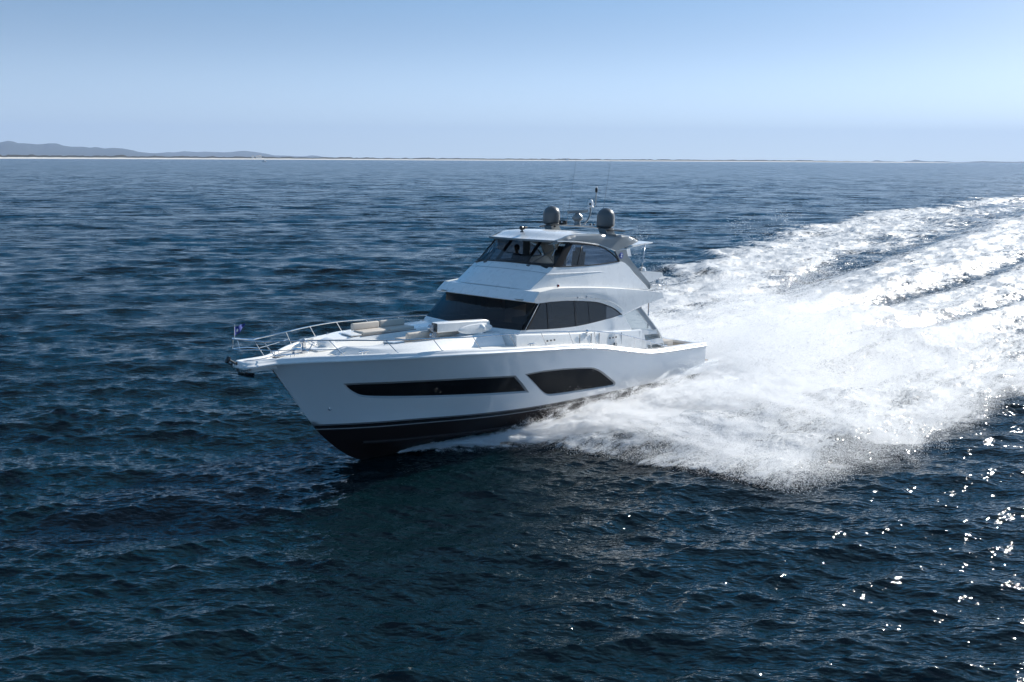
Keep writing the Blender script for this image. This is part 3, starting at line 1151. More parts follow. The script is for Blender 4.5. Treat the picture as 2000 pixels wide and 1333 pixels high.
def gunwale():
    prof = [(-0.02, -0.03), (0.05, -0.02), (0.065, 0.015), (0.055, 0.045), (0.02, 0.06), (0.005, 0.10), (-0.01, 0.145), (-0.04, 0.17), (-0.12, 0.17), (-0.15, 0.14), (-0.16, 0.05)]
    path = []
    for X in np.linspace(0.0, 20.3, 220):
        path.append((X, ys_f(X), zs_f(X)))
    for X, y in ((20.55, 0.56), (20.8, 0.40), (21.0, 0.345), (21.3, 0.325), (21.6, 0.315), (21.88, 0.30)):
        path.append((X, y, interp(X, [20.3, 21.9], [3.03, 3.00])))
    full = path + [(21.97, 0.22, 3.0), (21.99, 0.0, 3.0), (21.97, -0.22, 3.0)] + [(x, -y, z) for x, y, z in path[::-1]]
    rows = []
    n = len(full)
    for i, p in enumerate(full):
        a = Vector(full[max(i - 1, 0)]); b = Vector(full[min(i + 1, n - 1)])
        t = (b - a); t.z = 0; t.normalize()
        out = Vector((t.y, -t.x, 0))
        if i <= n // 2 and out.y < 0 and abs(p[1]) > 0.25:
            out = -out
        if i > n // 2 and out.y > 0 and abs(p[1]) > 0.25:
            out = -out
        if abs(p[1]) <= 0.25:
            out = Vector((1, 0, 0)) if abs(p[1]) < 0.1 else Vector((0.75, 0.65 * (1 if p[1] > 0 else -1), 0))
        rows.append([Vector(p) + out * o + Vector((0, 0, h)) for o, h in prof])
    mb = MB().grid(rows)
    mb.build('gunwale', M['gel'], YACHT, 50)
    # main deck, sprit platform and its underside
    d = MB()
    rr = []
    for sy in (1, -1):
        d.grid([[(X, sy * (ys_f(X) - 0.10 - k), deck_z(X)) for k in (0, 0.3, 0.6)] for X in np.linspace(4.6, 6.1, 10)])
    for X in np.linspace(6.1, 20.6, 56):
        w = ys_f(X) - 0.10
        rr.append([(X, w * k, deck_z(X) + 0.05 * (1 - k * k)) for k in np.linspace(-1, 1, 15)])
    d.grid(rr)
    dk = d.build('deck', M['deck'], YACHT)
    sp = MB()
    sp.box((21.15, 0, 3.03), (1.7, 0.60, 0.16), 0.04)
    sp.box((20.9, 0, 2.90), (1.5, 0.34, 0.18), 0.06)
    sp.build('bow_sprit', M['gel'], YACHT)
    # teak-free foredeck panels and hatch
    h = MB()
    h.box((19.0, 0.0, deck_z(19) + 0.075), (0.62, 0.62, 0.05), 0.02)
    h.build('deck_hatch', M['gel'], dk)
    h = MB()
    for sx, yy in ((20.25, 0.0),):
        h.box((sx, yy, deck_z(20.2) + 0.06), (0.9, 0.16, 0.035), 0.012)
    h.build('chain_plate', M['steel'], dk)


gunwale()


# ------------------------------------------------------------------ foredeck lounge
def lounge():
    co = MB()
    for sy in (1, -1):
        rows = []
        for X in [19.2, 19.05, 18.8, 18.4, 17.65, 17.0, 16.0, 15.0, 14.0, 13.0, 12.60]:
            k = float(sstep(19.2, 18.9, X))
            zd = deck_z(X) + 0.01
            yo = min(2.18, ys_f(X) - 0.42)
            yo2 = min(2.08, ys_f(X) - 0.52)
            zc = interp(X, [12.5, 15.5, 17.65, 18.4, 19.06], [3.17, 3.24, 3.31, 3.37, 3.44])
            zt = interp(X, [12.5, 15.5, 17.0, 18.4, 19.06], [3.44, 3.42, 3.42, 3.41, 3.44])
            zi = interp(X, [12.5, 16.6, 17.2, 19.06], [3.40, 3.37, 3.33, 3.30])
            yi = interp(X, [12.5, 17.2, 18.4, 19.2], [0.78, 0.80, 1.05, 1.10])
            lv = lambda z: zd + (z - zd) * (0.15 + 0.85 * k)
            rows.append([(X, sy * yo, zd), (X, sy * (yo2 + .03), lv(zc - 0.03)), (X, sy * (yo2 - 0.01), lv(zc + 0.01)), (X, sy * (yo2 - .12), lv(zt - 0.05)), (X, sy * (yo2 - 0.2), lv(zt)),
                         (X, sy * max(yi + .1, yo2 - 0.7), lv(zi + 0.02)), (X, sy * (yi + 0.06), lv(zi)), (X, sy * yi, lv(zi - 0.05)), (X, sy * (yi - 0.03), zd)])
        co.grid(rows)
        co.add(rows[0], [tuple(range(9))], 0, False)
        co.add(rows[-1], [tuple(range(9))[::-1]], 0, False)
    c = co.build('foredeck_coaming', M['gel'], YACHT, 35)
    lk = MB()
    for sy in (1, -1):
        for X in (17.2, 15.0, 13.6):
            lk.box((X, sy * (min(2.08, ys_f(X) - 0.52) + 0.005), interp(X, [12.5, 17.65], [3.17, 3.31]) - 0.13), (0.22, 0.03, 0.02), 0.006)
        lk.box((17.55, sy * 1.5, 3.43), (0.09, 0.06, 0.02), 0.005)
    lk.build('latch', M['steel'], c)
    for sy in (1, -1):
        for x0, x1 in ((16.60, 15.39), (15.35, 14.18)):
            q = MB().box(((x0 + x1) / 2, sy * 1.43, 3.575), (x0 - x1 - 0.02, 0.13, 0.25), 0.045, Matrix.Rotation(sy * -0.10, 3, 'X'), seg=3)
            q.build('backrest_cushion', M['beige'], c)
            q = MB().box(((x0 + x1) / 2, sy * 1.08, 3.415), (x0 - x1 - 0.02, 0.50, 0.12), 0.045, seg=3)
            q.build('seat_cushion', M['beige'], c)
        q = MB().box((15.4, sy * 1.08, 3.34), (2.5, 0.58, 0.05), 0.015)
        q.build('seat_base', M['seatedge'], c)
        q = MB().box((16.85, sy * 1.1, 3.40), (0.46, 0.54, 0.05), 0.015, Matrix.Rotation(sy * 0.05, 3, 'X'))
        q.build('seat_flap', M['gel'], c)
        q = MB().box((16.85, sy * 1.1, 3.365), (0.47, 0.55, 0.02), 0.006, Matrix.Rotation(sy * 0.05, 3, 'X'))
        q.build('seat_flap', M['seatedge'], c)
    # forward locker in front of the lounge
    q = MB()
    q.box((18.55, -0.25, 3.28), (0.42, 0.5, 0.42), 0.09, Matrix.Rotation(0.28, 3, 'Y'))
    q.build('deck_locker', M['gel'], c)


lounge()


def crane():
    """Tender crane stowed along the port side of the foredeck."""
    y = 1.62
    mb = MB()
    rows = []
    for X, zc, hh, ww in ((15.52, 3.81, 0.30, 0.30), (15.45, 3.81, 0.33, 0.32), (14.5, 3.78, 0.33, 0.32), (13.6, 3.745, 0.33, 0.32), (13.2, 3.74, 0.33, 0.32), (12.98, 3.72, 0.26, 0.27), (12.90, 3.70, 0.14, 0.14)):
        a, b, c = 0.5 * ww, 0.5 * hh, 0.035
        ring = [(X, y + p, zc + q) for p, q in ((a, c - b), (a, b - c), (a - c, b), (c - a, b), (-a, b - c), (-a, c - b), (c - a, -b), (a - c, -b))]
        rows.append(ring)
    mb.grid(rows, close_v=True)
    mb.add(rows[-1], [tuple(range(8))], 0, False)
    arm = mb.build('crane', M['gel'], YACHT, 22)
    e = MB()
    rows = []
    for f, yo in ((1.0, 0.0), (1.0, 0.055), (0.94, 0.075), (0.6, 0.085), (0.25, 0.09)):
        rows.append([(13.68 + 0.78 * f * math.cos(t) * (1.0 if math.cos(t) < 0 else 1.12), y + 0.14 + yo, 3.63 + 0.17 * f * math.sin(t)) for t in [2 * math.pi * k / 32 for k in range(32)]])
    e.grid(rows, close_v=True)
    e.add(rows[-1], [tuple(range(32))], 0, False)
    e.build('crane_cover', M['gel'], arm, 35)
    h = MB().lathe((13.45, y + 0.22, 3.63), [(0.15, 0.0), (0.12, 0.04), (0.07, 0.10), (0.05, 0.15), (0.0, 0.155)], 20, axis='Y')
    h.build('crane_hub', M['gel'], arm)
    p = MB().lathe((13.5, y, 3.30), [(0.26, 0.0), (0.24, 0.2), (0.20, 0.32)], 20)
    p.build('crane_pedestal', M['gel'], arm)
    q = MB()
    q.lathe((15.62, y - 0.02, 3.80), [(0.02, -0.07), (0.13, -0.07), (0.10, 0.0), (0.13, 0.07), (0.02, 0.07)], 16, axis='Y')
    q.lathe((15.60, y + 0.03, 3.56), [(0.02, -0.05), (0.12, -0.05), (0.09, 0.0), (0.12, 0.05), (0.02, 0.05)], 16, axis='Y')
    q.tube([(15.6, y + .03, 3.46), (15.6, y + .03, 3.34), (15.56, y + .05, 3.30)], 0.018)
    q.build('crane_hook', M['steel'], arm)


crane()


# ------------------------------------------------------------------ bow gear and rails
def bow_gear():
    w = MB()
    z = deck_z(19.65) + 0.05
    w.lathe((19.62, 0, z), [(0.17, 0), (0.17, 0.05), (0.10, 0.08), (0.085, 0.12), (0.085, 0.26), (0.12, 0.31), (0.12, 0.34), (0.05, 0.36), (0.05, 0.42), (0.0, 0.425)], 24)
    w.box((19.9, 0.0, z + 0.08), (0.30, 0.2, 0.16), 0.05)
    wl_ = w.build('windlass', M['steel'], YACHT)
    q = MB().tube([(19.30 + 0.15 * math.cos(t) * 0.8, 0.02 + 0.17 * math.sin(t), z + 0.24 + 0.1 * math.cos(t)) for t in [2 * math.pi * k / 20 for k in range(20)]], 0.014, closed=True)
    q.tube([(19.30, 0.02, z + 0.24), (19.40, 0.0, z + 0.08), (19.55, 0.0, z + 0.03)], 0.02)
    q.build('windlass_wheel', M['steel'], wl_)
    c = MB().tube([(19.95, 0, z + 0.10), (20.4, 0.0, z + 0.05), (21.2, 0.0, 3.15), (21.9, 0.0, 3.14)], 0.025, 6)
    c.build('anchor_chain', M['steel'], YACHT)
    ro = MB()
    for y in (-0.09, 0.09):
        ro.box((21.86, y, 2.98), (0.34, 0.03, 0.22), 0.01)
    ro.lathe((21.96, 0, 2.97), [(0.02, -0.08), (0.07, -0.08), (0.045, 0), (0.07, 0.08), (0.02, 0.08)], 16, axis='Y')
    ro.build('bow_roller', M['steel'], YACHT)
    # cleats
    for sy in (1, -1):
        for X in (20.35, 18.5, 11.9, 3.25):
            y = ys_f(X) - (0.24 if X < 20 else 0.22)
            zz = deck_z(X) + 0.07
            m = MB()
            for dx in (-0.07, 0.07):
                m.tube([(X + dx, sy * y, zz - 0.08), (X + dx, sy * y, zz + 0.06)], 0.018, 8)
            m.tube([(X - 0.24, sy * y, zz + 0.055), (X - 0.12, sy * y, zz + 0.07), (X + 0.12, sy * y, zz + 0.07), (X + 0.24, sy * y, zz + 0.055)], [0.010, 0.02, 0.02, 0.010], 8)
            m.build('mooring_cleat', M['steel'], YACHT)


bow_gear()

ST = [(20.84, 21.28, 3.74), (19.11, 19.5, 3.71), (17.57, 17.94, 3.66), (16.06, 16.42, 3.63), (14.5, 14.85, 3.57), (12.83, 13.18, 3.52),
      (11.24, 11.57, 3.44), (9.71, 10.01, 3.32), (8.31, 8.47, 3.19), (6.99, 7.13, 2.99), (5.67, 5.77, 2.70), (4.43, 4.53, 2.38)]


def rails():
    def ytop(X):
        return ys_f(min(X, 20.4)) - 0.10 if X < 20 else interp(X, [20, 20.5, 21.28, 22], [ys_f(20) - .1, 0.50, 0.30, 0.26])
    root = None
    mb = MB()
    side = [(3.1, ytop(3.1) - .02, 2.02), (3.7, ytop(3.7), 2.17)] + [(x, ytop(x) - 0.02, z) for _, x, z in ST[::-1]]
    side = catmull(side, 5)
    front = [(21.7, 0.28, 3.80), (21.95, 0.26, 3.84), (22.05, 0.20, 3.85), (22.10, 0.08, 3.855)]
    pts = side + front + [(x, -y, z) for x, y, z in (side + front)[::-1]]
    mb.tube(pts, 0.021, 8)
    root = mb.build('guard_rail', M['steel'], YACHT)
    for sy in (1, -1):
        for i, (xb, xt, zt) in enumerate(ST):
            yb = ys_f(xb) - 0.11 if i else 0.33
            m = MB().tube([(xb, sy * yb, deck_z(xb) + 0.05), (xt, sy * (ytop(xt) - 0.02), zt)], 0.015, 8)
            m.lathe((xb, sy * yb, deck_z(xb) + 0.05), [(0.04, 0), (0.04, 0.02), (0.015, 0.03)], 10)
            m.build('stanchion', M['steel'], root)
        m = MB().tube([(22.05, sy * 0.2, 3.55), (21.5, sy * 0.29, 3.52), (21.07, sy * 0.31, 3.45)], 0.014, 8)
        m.tube([(21.07, sy * 0.31, 3.45), (20.2, sy * 0.78, 3.44), (19.3, sy * 1.32, 3.43)], 0.012, 8)
        m.tube([(22.05, sy * 0.2, 3.55), (22.08, sy * 0.12, 3.85)], 0.012, 8)
        m.build('mid_rail', M['steel'], root)
    m = MB().tube([(22.05, 0.2, 3.55), (22.09, 0, 3.55), (22.05, -0.2, 3.55)], 0.014, 8)
    m.build('mid_rail', M['steel'], root)


rails()


def anchors():
    a = bpy.data.objects.new('anchor', None); COL.objects.link(a)
    a.matrix_world = BOAT_M @ Matrix.Translation((21.72, 0.0, 2.84))
    tag(a, 'polished plough anchor hanging under the bow sprit', 'anchor')
    m = MB()
    m.tube([(-0.55, 0, 0.02), (0.1, 0, 0.06), (0.28, 0, 0.0)], 0.035, 8)
    m.build('shank', M['steel'], a)
    for sy in (1, -1):
        f = MB()
        for dz in (0.0, -0.025):
            f.grid([[(0.30, 0, -0.03 + dz), (0.18, sy * 0.07, -0.02 + dz), (0.02, sy * 0.17, -0.02 + dz), (-0.16, sy * 0.20, -0.04 + dz)],
                    [(0.28, 0, -0.05 + dz), (0.10, sy * 0.04, -0.10 + dz), (-0.04, sy * 0.08, -0.15 + dz), (-0.24, sy * 0.03, -0.20 + dz)]])
        f.build('fluke', M['steel'], a)
    b = bpy.data.objects.new('anchor', None); COL.objects.link(b)
    b.matrix_world = BOAT_M @ Matrix.Translation((21.92, -0.12, 3.06)) @ Matrix.Scale(0.8, 4)
    tag(b, 'dark claw anchor lashed upright at the tip of the bow', 'anchor')
    m = MB()
    m.tube([(-0.25, 0, -0.1), (0.15, 0, 0.08), (0.42, -0.02, 0.26)], [0.05, 0.05, 0.035], 8)
    m.build('shank', M['dkgrey'], b)
    m = MB()
    m.lathe((0.02, 0, 0.02), [(0.03, -0.12), (0.12, -0.06), (0.13, 0.03), (0.06, 0.10)], 12)
    m.box((0.42, -0.02, 0.22), (0.12, 0.16, 0.26), 0.04, Matrix.Rotation(-0.5, 3, 'Y'))
    m.build('claw', M['black'], b)
    m = MB().tube([(0.2, 0.1, 0.14), (-0.4, 0.1, 0.13), (-1.0, 0.16, 0.12)], 0.010, 6)
    m.build('lashing', M['steel'], b)


anchors()


def pennant():
    p = bpy.data.objects.new('pennant', None); COL.objects.link(p)
    p.matrix_world = BOAT_M @ Matrix.Translation((22.1, 0.0, 3.86))
    tag(p, 'small blue pennant with a white star mark flying from the bow rail', 'flag')
    m = MB().tube([(0, 0, -0.02), (0, 0, 0.42)], 0.010, 8)
    m.lathe((0, 0, 0.42), [(0.0, 0), (0.022, 0.01), (0.022, 0.03), (0.0, 0.045)], 10)
    m.build('staff', M['steel'], p)
    NX, NZ = 22, 10

    def surf(u, v):
        lift = 0.17 * u ** 1.1
        hgt = 0.29 * (1 - 0.72 * u)
        return (-0.42 * u, -0.03 * math.sin(u * 9 + v) * (0.3 + u) - 0.10 * u, 0.06 + 0.16 * 1 + lift + hgt * (v - 0.5) + 0.012 * math.sin(u * 11 + 2 * v))
    m = MB().grid([[surf(i / NX, j / NZ) for j in range(NZ + 1)] for i in range(NX + 1)])
    b = [[(lambda q: (q[0], q[1] - 0.005, q[2]))(surf(i / NX, j / NZ)) for j in range(NZ + 1)] for i in range(NX + 1)]
    m.grid(b)
    cl = m.build('cloth', M['blue'], p)
    for off in (0.006, -0.011):
        s = MB()
        for k in range(4):
            a = k * math.pi / 4 + 0.3
            du, dv = 0.09 * math.cos(a), 0.24 * math.sin(a)
            nu, nv = -0.016 * math.sin(a), 0.05 * math.cos(a)
            q = [surf(0.26 + du + nu, 0.5 + dv + nv), surf(0.26 - du + nu, 0.5 - dv + nv), surf(0.26 - du - nu, 0.5 - dv - nv), surf(0.26 + du - nu, 0.5 + dv - nv)]
            s.add([(x, y + off + 0.0005 * k, z) for x, y, z in q], [(0, 1, 2, 3)])
        s.build('emblem', M['white'], cl)


pennant()


# ------------------------------------------------------------------ saloon
def hy(X, Z):          # half breadth of the house side
    y = 2.47 - 0.128 * (Z - 3.5)
    return y - 0.10 * max(0.0, X - 10.5) ** 1.5 * 0.25 + (0.04 if X < 7 else 0)


def col_(a, b, n):
    return [tuple(np.array(a) + (np.array(b) - np.array(a)) * i / n) for i in range(n + 1)]


WS_B = [(12.11, 2.45, 3.50), (12.30, 1.6, 3.50), (12.42, 0.8, 3.50), (12.46, 0.0, 3.50)]
WS_T = [(11.19, 2.34, 4.40), (11.40, 1.55, 4.44), (11.50, 0.8, 4.46), (11.54, 0, 4.46)]


def mirror_curve(c, n=6):
    full = list(c) + [(x, -y, z) for x, y, z in c[-2::-1]]
    return catmull(full, n)


WIN_TOP = [(11.16, 4.385), (10.4, 4.40), (9.74, 4.385), (9.0, 4.345), (8.36, 4.29)]
ARCH = catmull([(8.36, 4.29), (7.59, 4.19), (6.88, 3.99), (6.45, 3.80), (6.14, 3.605)], 5)
WIN_BOT = catmull([(6.14, 3.605), (6.85, 3.51), (7.83, 3.43), (9.06, 3.375), (10.58, 3.41), (11.86, 3.49)], 4)


def saloon():
    # cabin shell below and behind the windows
    mb = MB()
    lower = catmull([(12.30, 3.33), (9.42, 3.14), (7.85, 3.06), (5.5, 2.92)], 4)
    poly = [(12.10, 3.49)] + WIN_BOT[::-1] + [(6.0, 3.575), (5.47, 2.92)][0:1] + lower[::-1]
    for sy in (1, -1):
        side_panel(mb, poly, hy, sy, 0.06, 0.3)
    # sill under the windscreen
    b = mirror_curve(WS_B)
    rows = [[(x, y, z) for x, y, z in b], [(x + 0.06, y * 1.01, z - 0.04) for x, y, z in b], [(x + 0.20, y * 1.015, z - 0.22) for x, y, z in b], [(x + 0.24, y * 1.015, z - 0.6) for x, y, z in b]]
    mb.grid(rows)
    shell = mb.build('saloon', M['gel'], YACHT, 40)
    # lower side wall with its ledge, down to the side deck
    mb = MB()
    for sy in (1, -1):
        rows = []
        for X in np.linspace(12.4, 4.95, 40):
            zl = interp(X, [5.0, 5.5, 7.85, 9.42, 12.3], [2.90, 2.92, 3.06, 3.14, 3.35])
            zd = deck_z(X) - 0.02
            yy = hy(X, zl) + 0.10
            rows.append([(X, sy * (yy + 0.02), zd), (X, sy * yy, zl - 0.04), (X, sy * (yy - 0.02), zl), (X, sy * (hy(X, zl) - 0.04), zl + 0.03)])
        mb.grid(rows)
        mb.add(rows[0], [(0, 1, 2, 3)], 0, False)
    lw = mb.build('side_wall', M['gel'], shell, 35)
    # seams, door, vents and fittings on the side wall
    sm_ = MB()
    for sy in (1, -1):
        for X, z1 in ((8.95, 3.12), (8.25, 3.08), (7.75, 3.05), (6.35, 2.96), (5.1, 2.9)):
            yy = hy(X, 3) + 0.108
            sm_.box((X, sy * yy, (deck_z(X) + z1) / 2), (0.018, 0.02, z1 - deck_z(X) - 0.06), 0)
    sm_.build('panel_seam', M['grey'], lw)
    vt = MB()
    for sy in (1, -1):
        for X, z in ((10.45, 3.02), (6.75, 2.78)):
            for k in range(3):
                vt.lathe((X + 0.2 * k, sy * (hy(X, z) + 0.10), z), [(0.0, 0.0), (0.035, 0.0), (0.035, sy * 0.03), (0.0, sy * 0.035)], 10, axis='Y')
    vt.build('side_light', M['dkgrey'], lw)
    dh = MB()
    for sy in (1, -1):
        dh.lathe((8.50, sy * (hy(8.5, 3.15) + 0.08), 3.16), [(0.07, 0.0), (0.07, sy * 0.05), (0.03, sy * 0.08), (0.0, sy * 0.08)], 14, axis='Y')
        dh.box((8.5, sy * (hy(8.5, 3.1) + 0.12), 3.03), (0.14, 0.05, 0.03), 0.01)
    dh.build('door_handle', M['steel'], lw)
    vn = MB()
    for sy in (1, -1):
        vn.lathe((6.85, sy * (hy(6.85, 2.5) + 0.10), 2.50), [(0.0, 0.0), (0.09, 0.0), (0.08, sy * 0.06), (0.0, sy * 0.08)], 14, axis='Y')
    vn.build('deck_vent', M['grey'], lw)
    # windscreen
    t = mirror_curve(WS_T)
    rows = [[tuple(np.array(p) + (np.array(q) - np.array(p)) * k / 6 + np.array((0.03 * math.sin(math.pi * k / 6), 0, 0))) for p, q in zip(b, t)] for k in range(7)]
    ws = MB().grid(rows).build('windscreen', M['glass_ws'], shell)
    band = MB()
    lo = [[tuple(np.array(p) + (np.array(q) - np.array(p)) * k + np.array((-0.02, 0, 0))) for p, q in zip(b, t)] for k in (0.0, 0.10)]
    band.grid(lo)
    band.build('windscreen_border', M['black'], ws)
    for sy in (1, -1):
        # corner post
        p0, p1 = np.array((12.02, sy * 2.43, 3.50)), np.array((11.12, sy * 2.335, 4.42))
        q0, q1 = np.array((11.70, sy * (hy(11.7, 3.5) + .012), 3.48)), np.array((10.92, sy * (hy(10.9, 4.4) + .012), 4.39))
        m = MB().grid([[tuple(p0), tuple((p0 + q0) / 2 + (0, sy * .02, 0)), tuple(q0)], [tuple(p1), tuple((p1 + q1) / 2 + (0, sy * .02, 0)), tuple(q1)]])
        pf = m.build('corner_post', M['post'], shell)
        s = MB().tube([tuple((p0 * .6 + q0 * .4) + (0.0, sy * 0.03, 0)), tuple((p1 * .6 + q1 * .4) + (0.0, sy * 0.03, 0))], 0.010, 6)
        s.build('post_seam', M['white'], pf)
        # side window
        m = MB()
        poly = WIN_TOP[:-1] + ARCH + WIN_BOT[1:]
        side_panel(m, poly, lambda x, z: hy(x, z) - 0.02, sy, 0, 0.3)
        w = m.build('side_window', M['glass_side'], shell)
        m = MB()
        rim = [(x, sy * (hy(x, z) - 0.005), z) for x, z in WIN_TOP[:-1] + ARCH]
        m.tube(rim, 0.030, 6)
        m.build('window_frame', M['black'], w)
        m = MB()
        for X, wd_ in ((10.60, 0.02), (8.98, 0.09), (8.16, 0.03)):
            zb = interp(X, [6.85, 7.83, 9.06, 10.58, 11.86], [3.51, 3.43, 3.375, 3.41, 3.49])
            zt = interp(X, [7.59, 8.36, 9.0, 9.74, 10.4], [4.19, 4.29, 4.345, 4.385, 4.40])
            m.box((X, sy * (hy(X, 3.9) - 0.012), (zb + zt) / 2), (wd_, 0.02, zt - zb), 0, Matrix.Rotation(sy * 0.127, 3, 'X'))
        m.build('window_divider', M['black'], w)
        # glass wing behind the saloon
        m = MB()
        wing = [(6.05, 3.58), (4.83, 3.80), (3.75, 2.80), (5.47, 2.93)]
        side_panel(m, wing, lambda x, z: hy(x, z) - 0.01, sy, 0, 0.5)
        g = m.build('wing_glass', M['glass_wing'], shell)
        m = MB()
        side_panel(m, [(5.12, 3.745), (4.83, 3.80), (3.75, 2.80), (4.05, 2.815)], lambda x, z: hy(x, z) + 0.006, sy, 0.015, 0.5)
        m.build('wing_border', M['reveal'], g)
        m = MB().tube([(4.80, sy * hy(4.8, 3.8), 3.80), (3.72, sy * hy(3.7, 2.8), 2.80), (3.40, sy * hy(3.4, 2.4), 2.40)], 0.035, 8)
        m.build('wing_post', M['gel'], shell)
    # inside
    m = MB()
    m.box((9.1, 0, 2.86), (6.1, 4.3, 0.06), 0)
    fl = m.build('saloon_floor', M['cabin'], shell)
    m = MB()
    m.box((11.45, 0, 3.42), (1.3, 4.0, 0.14), 0.05)
    m.build('dashboard', M['dash'], shell)
    m = MB()
    m.box((8.9, 0, 4.52), (5.6, 4.2, 0.04), 0)
    m.build('saloon_ceiling', M['headliner'], shell)
    m = MB()
    m.box((6.0, 0.9, 3.6), (0.08, 1.4, 1.6), 0)
    m.box((6.0, -1.7, 3.6), (0.08, 0.9, 1.6), 0)
    m.box((9.3, -1.9, 3.9), (0.5, 0.25, 1.0), 0.03)
    m.build('bulkhead', M['cabin'], shell)
    m = MB()
    m.box((10.0, 1.0, 3.4), (1.0, 1.0, 0.5), 0.08)
    m.box((9.6, 1.0, 3.85), (0.2, 1.0, 0.7), 0.08)
    m.box((10.0, -1.2, 3.4), (1.2, 0.8, 0.6), 0.08)
    m.box((9.5, -1.2, 3.9), (0.2, 0.8, 0.6), 0.08)
    m.build('saloon_seat', M['beige'], shell)


saloon()


# ------------------------------------------------------------------ overhang between the decks
def overhang():
    crest_s = catmull([(11.16, 4.80), (10.22, 4.875), (8.96, 4.835), (7.53, 4.75), (6.0, 4.62), (4.62, 4.48), (3.39, 4.31)], 4)
    low = [(3.21, 4.08), (3.9, 4.00), (4.69, 3.89), (5.4, 3.75), (6.05, 3.595)]
    low = catmull(low, 4)
    arch_up = [(x, z) for x, z in ARCH[::-1]]
    top = [(x, z) for x, z in WIN_TOP[:-1][::-1]]
    poly = crest_s + low + arch_up[1:-1] + top + [(11.45, 4.45)]

    def oy(X, Z):
        k = float(sstep(4.35, 4.80, Z))
        y = 2.52 - 0.05 * k
        # where it comes down beside the window it lies close to the glass
        zz = interp(X, [6.1, 7.5, 8.4, 11.4], [3.6, 4.17, 4.29, 4.40])
        f = float(sstep(0.30, 0.0, Z - zz)) if X > 6 else 0
        y = y * (1 - f) + (hy(X, Z) + 0.03) * f
        return y
    mb = MB()
    for sy in (1, -1):
        side_panel(mb, poly, oy, sy, 0.05, 0.16)
    o = mb.build('overhang', M['gel'], YACHT, 45)
    # moulded line above the arch
    m = MB()
    for sy in (1, -1):
        pts = [(x - 0.10, sy * (oy(x - 0.1, z + 0.13) + 0.004), z + 0.13) for x, z in (WIN_TOP[2:-1] + ARCH)]
        m.tube(pts, 0.012, 6)
    m.build('moulding', M['gel'], o)
    m = MB()
    for sy in (1, -1):
        for X in (8.95, 8.4):
            m.lathe((X, sy * (oy(X, 4.5) - 0.01), 4.47), [(0.0, 0), (0.035, 0), (0.03, sy * 0.03), (0, sy * 0.035)], 10, axis='Y')
    m.build('courtesy_light', M['steel'], o)
    # front brow
    crest = mirror_curve([(11.16, 2.47, 4.80), (11.36, 1.6, 4.83), (11.48, 0.8, 4.85), (11.52, 0, 4.855)])
    lipt = mirror_curve([(11.50, 2.52, 4.50), (11.74, 1.6, 4.53), (11.88, 0.8, 4.55), (11.93, 0, 4.56)])
    lipb = mirror_curve([(11.50, 2.50, 4.44), (11.73, 1.6, 4.47), (11.87, 0.8, 4.49), (11.92, 0, 4.50)])
    und = mirror_curve([(11.12, 2.34, 4.42), (11.34, 1.55, 4.46), (11.44, 0.8, 4.48), (11.48, 0, 4.48)])
    inn = mirror_curve([(10.95, 2.10, 4.83), (11.18, 1.45, 4.86), (11.30, 0.7, 4.88), (11.33, 0, 4.885)])
    inn2 = mirror_curve([(10.0, 2.05, 4.83), (10.2, 1.45, 4.86), (10.3, 0.7, 4.88), (10.33, 0, 4.885)])
    ridge = [tuple(np.array(c) + (0.02, 0, 0.0)) for c in crest]
    mb = MB()
    mid = [tuple(np.array(a) * 0.5 + np.array(b) * 0.5 + np.array((0.01, 0, 0))) for a, b in zip(crest, lipt)]
    lipm = [tuple(np.array(a) * 0.5 + np.array(b) * 0.5 + np.array((0.03, 0, 0))) for a, b in zip(lipt, lipb)]
    mb.grid([inn2, inn, crest, mid, lipt, lipm, lipb, und])
    mb.build('brow', M['gel'], o, 24)
    # ledge along the sides
    mb = MB()
    for sy in (1, -1):
        rows = []
        for X in np.linspace(11.16, 3.4, 30):
            zc = interp(X, [p[0] for p in crest_s[::-1]], [p[1] for p in crest_s[::-1]])
            rows.append([(X, sy * 2.47, zc), (X, sy * 2.44, zc + 0.012), (X, sy * 2.0, zc + 0.02), (X, 0, zc + 0.02)])
        mb.grid(rows)
    mb.build('upper_deck', M['deck'], o)
    mb = MB()
    mb.box((7.4, 0, 4.45), (7.6, 4.6, 0.04), 0)
    mb.box((3.27, 0, 4.2), (0.06, 4.96, 0.22), 0.02)
    mb.build('overhang_soffit', M['gel'], o)
    for sy in (1, -1):
        n = MB().box((9.92, sy * 2.30, 4.96), (0.12, 0.07, 0.12), 0.02)
        nl = n.build('navigation_light', M['white'], YACHT)
        n = MB().box((9.97, sy * 2.345, 4.96), (0.09, 0.05, 0.08), 0.015)
        n.build('lens', M['red'] if sy > 0 else M['green'], nl)


overhang()


# ------------------------------------------------------------------ flybridge
FB = mirror_curve([(11.08, 1.93, 4.83), (11.28, 1.4, 4.86), (11.40, 0.7, 4.88), (11.43, 0, 4.885)])
FW_B = mirror_curve([(9.83, 1.99, 5.61), (9.98, 1.3, 5.66), (10.09, 0.65, 5.68), (10.12, 0, 5.69)])
FW_T = mirror_curve([(8.85, 1.88, 6.48), (9.06, 1.25, 6.50), (9.20, 0.65, 6.51), (9.23, 0, 6.515)])


def fy(X, Z):          # half breadth of the flybridge side
    lo = interp(X, [4, 8, 10, 11.08], [2.32, 2.25, 2.08, 1.93])
    hi = interp(X, [4, 5.5, 8, 9.83, 11], [2.10, 2.06, 2.05, 1.99, 1.9])
    k = min(1, max(0, (Z - 4.6) / 1.0))
    y = lo + (hi - lo) * k
    if Z > 5.6:
        y = hi - (Z - 5.6) * 0.115
    return y


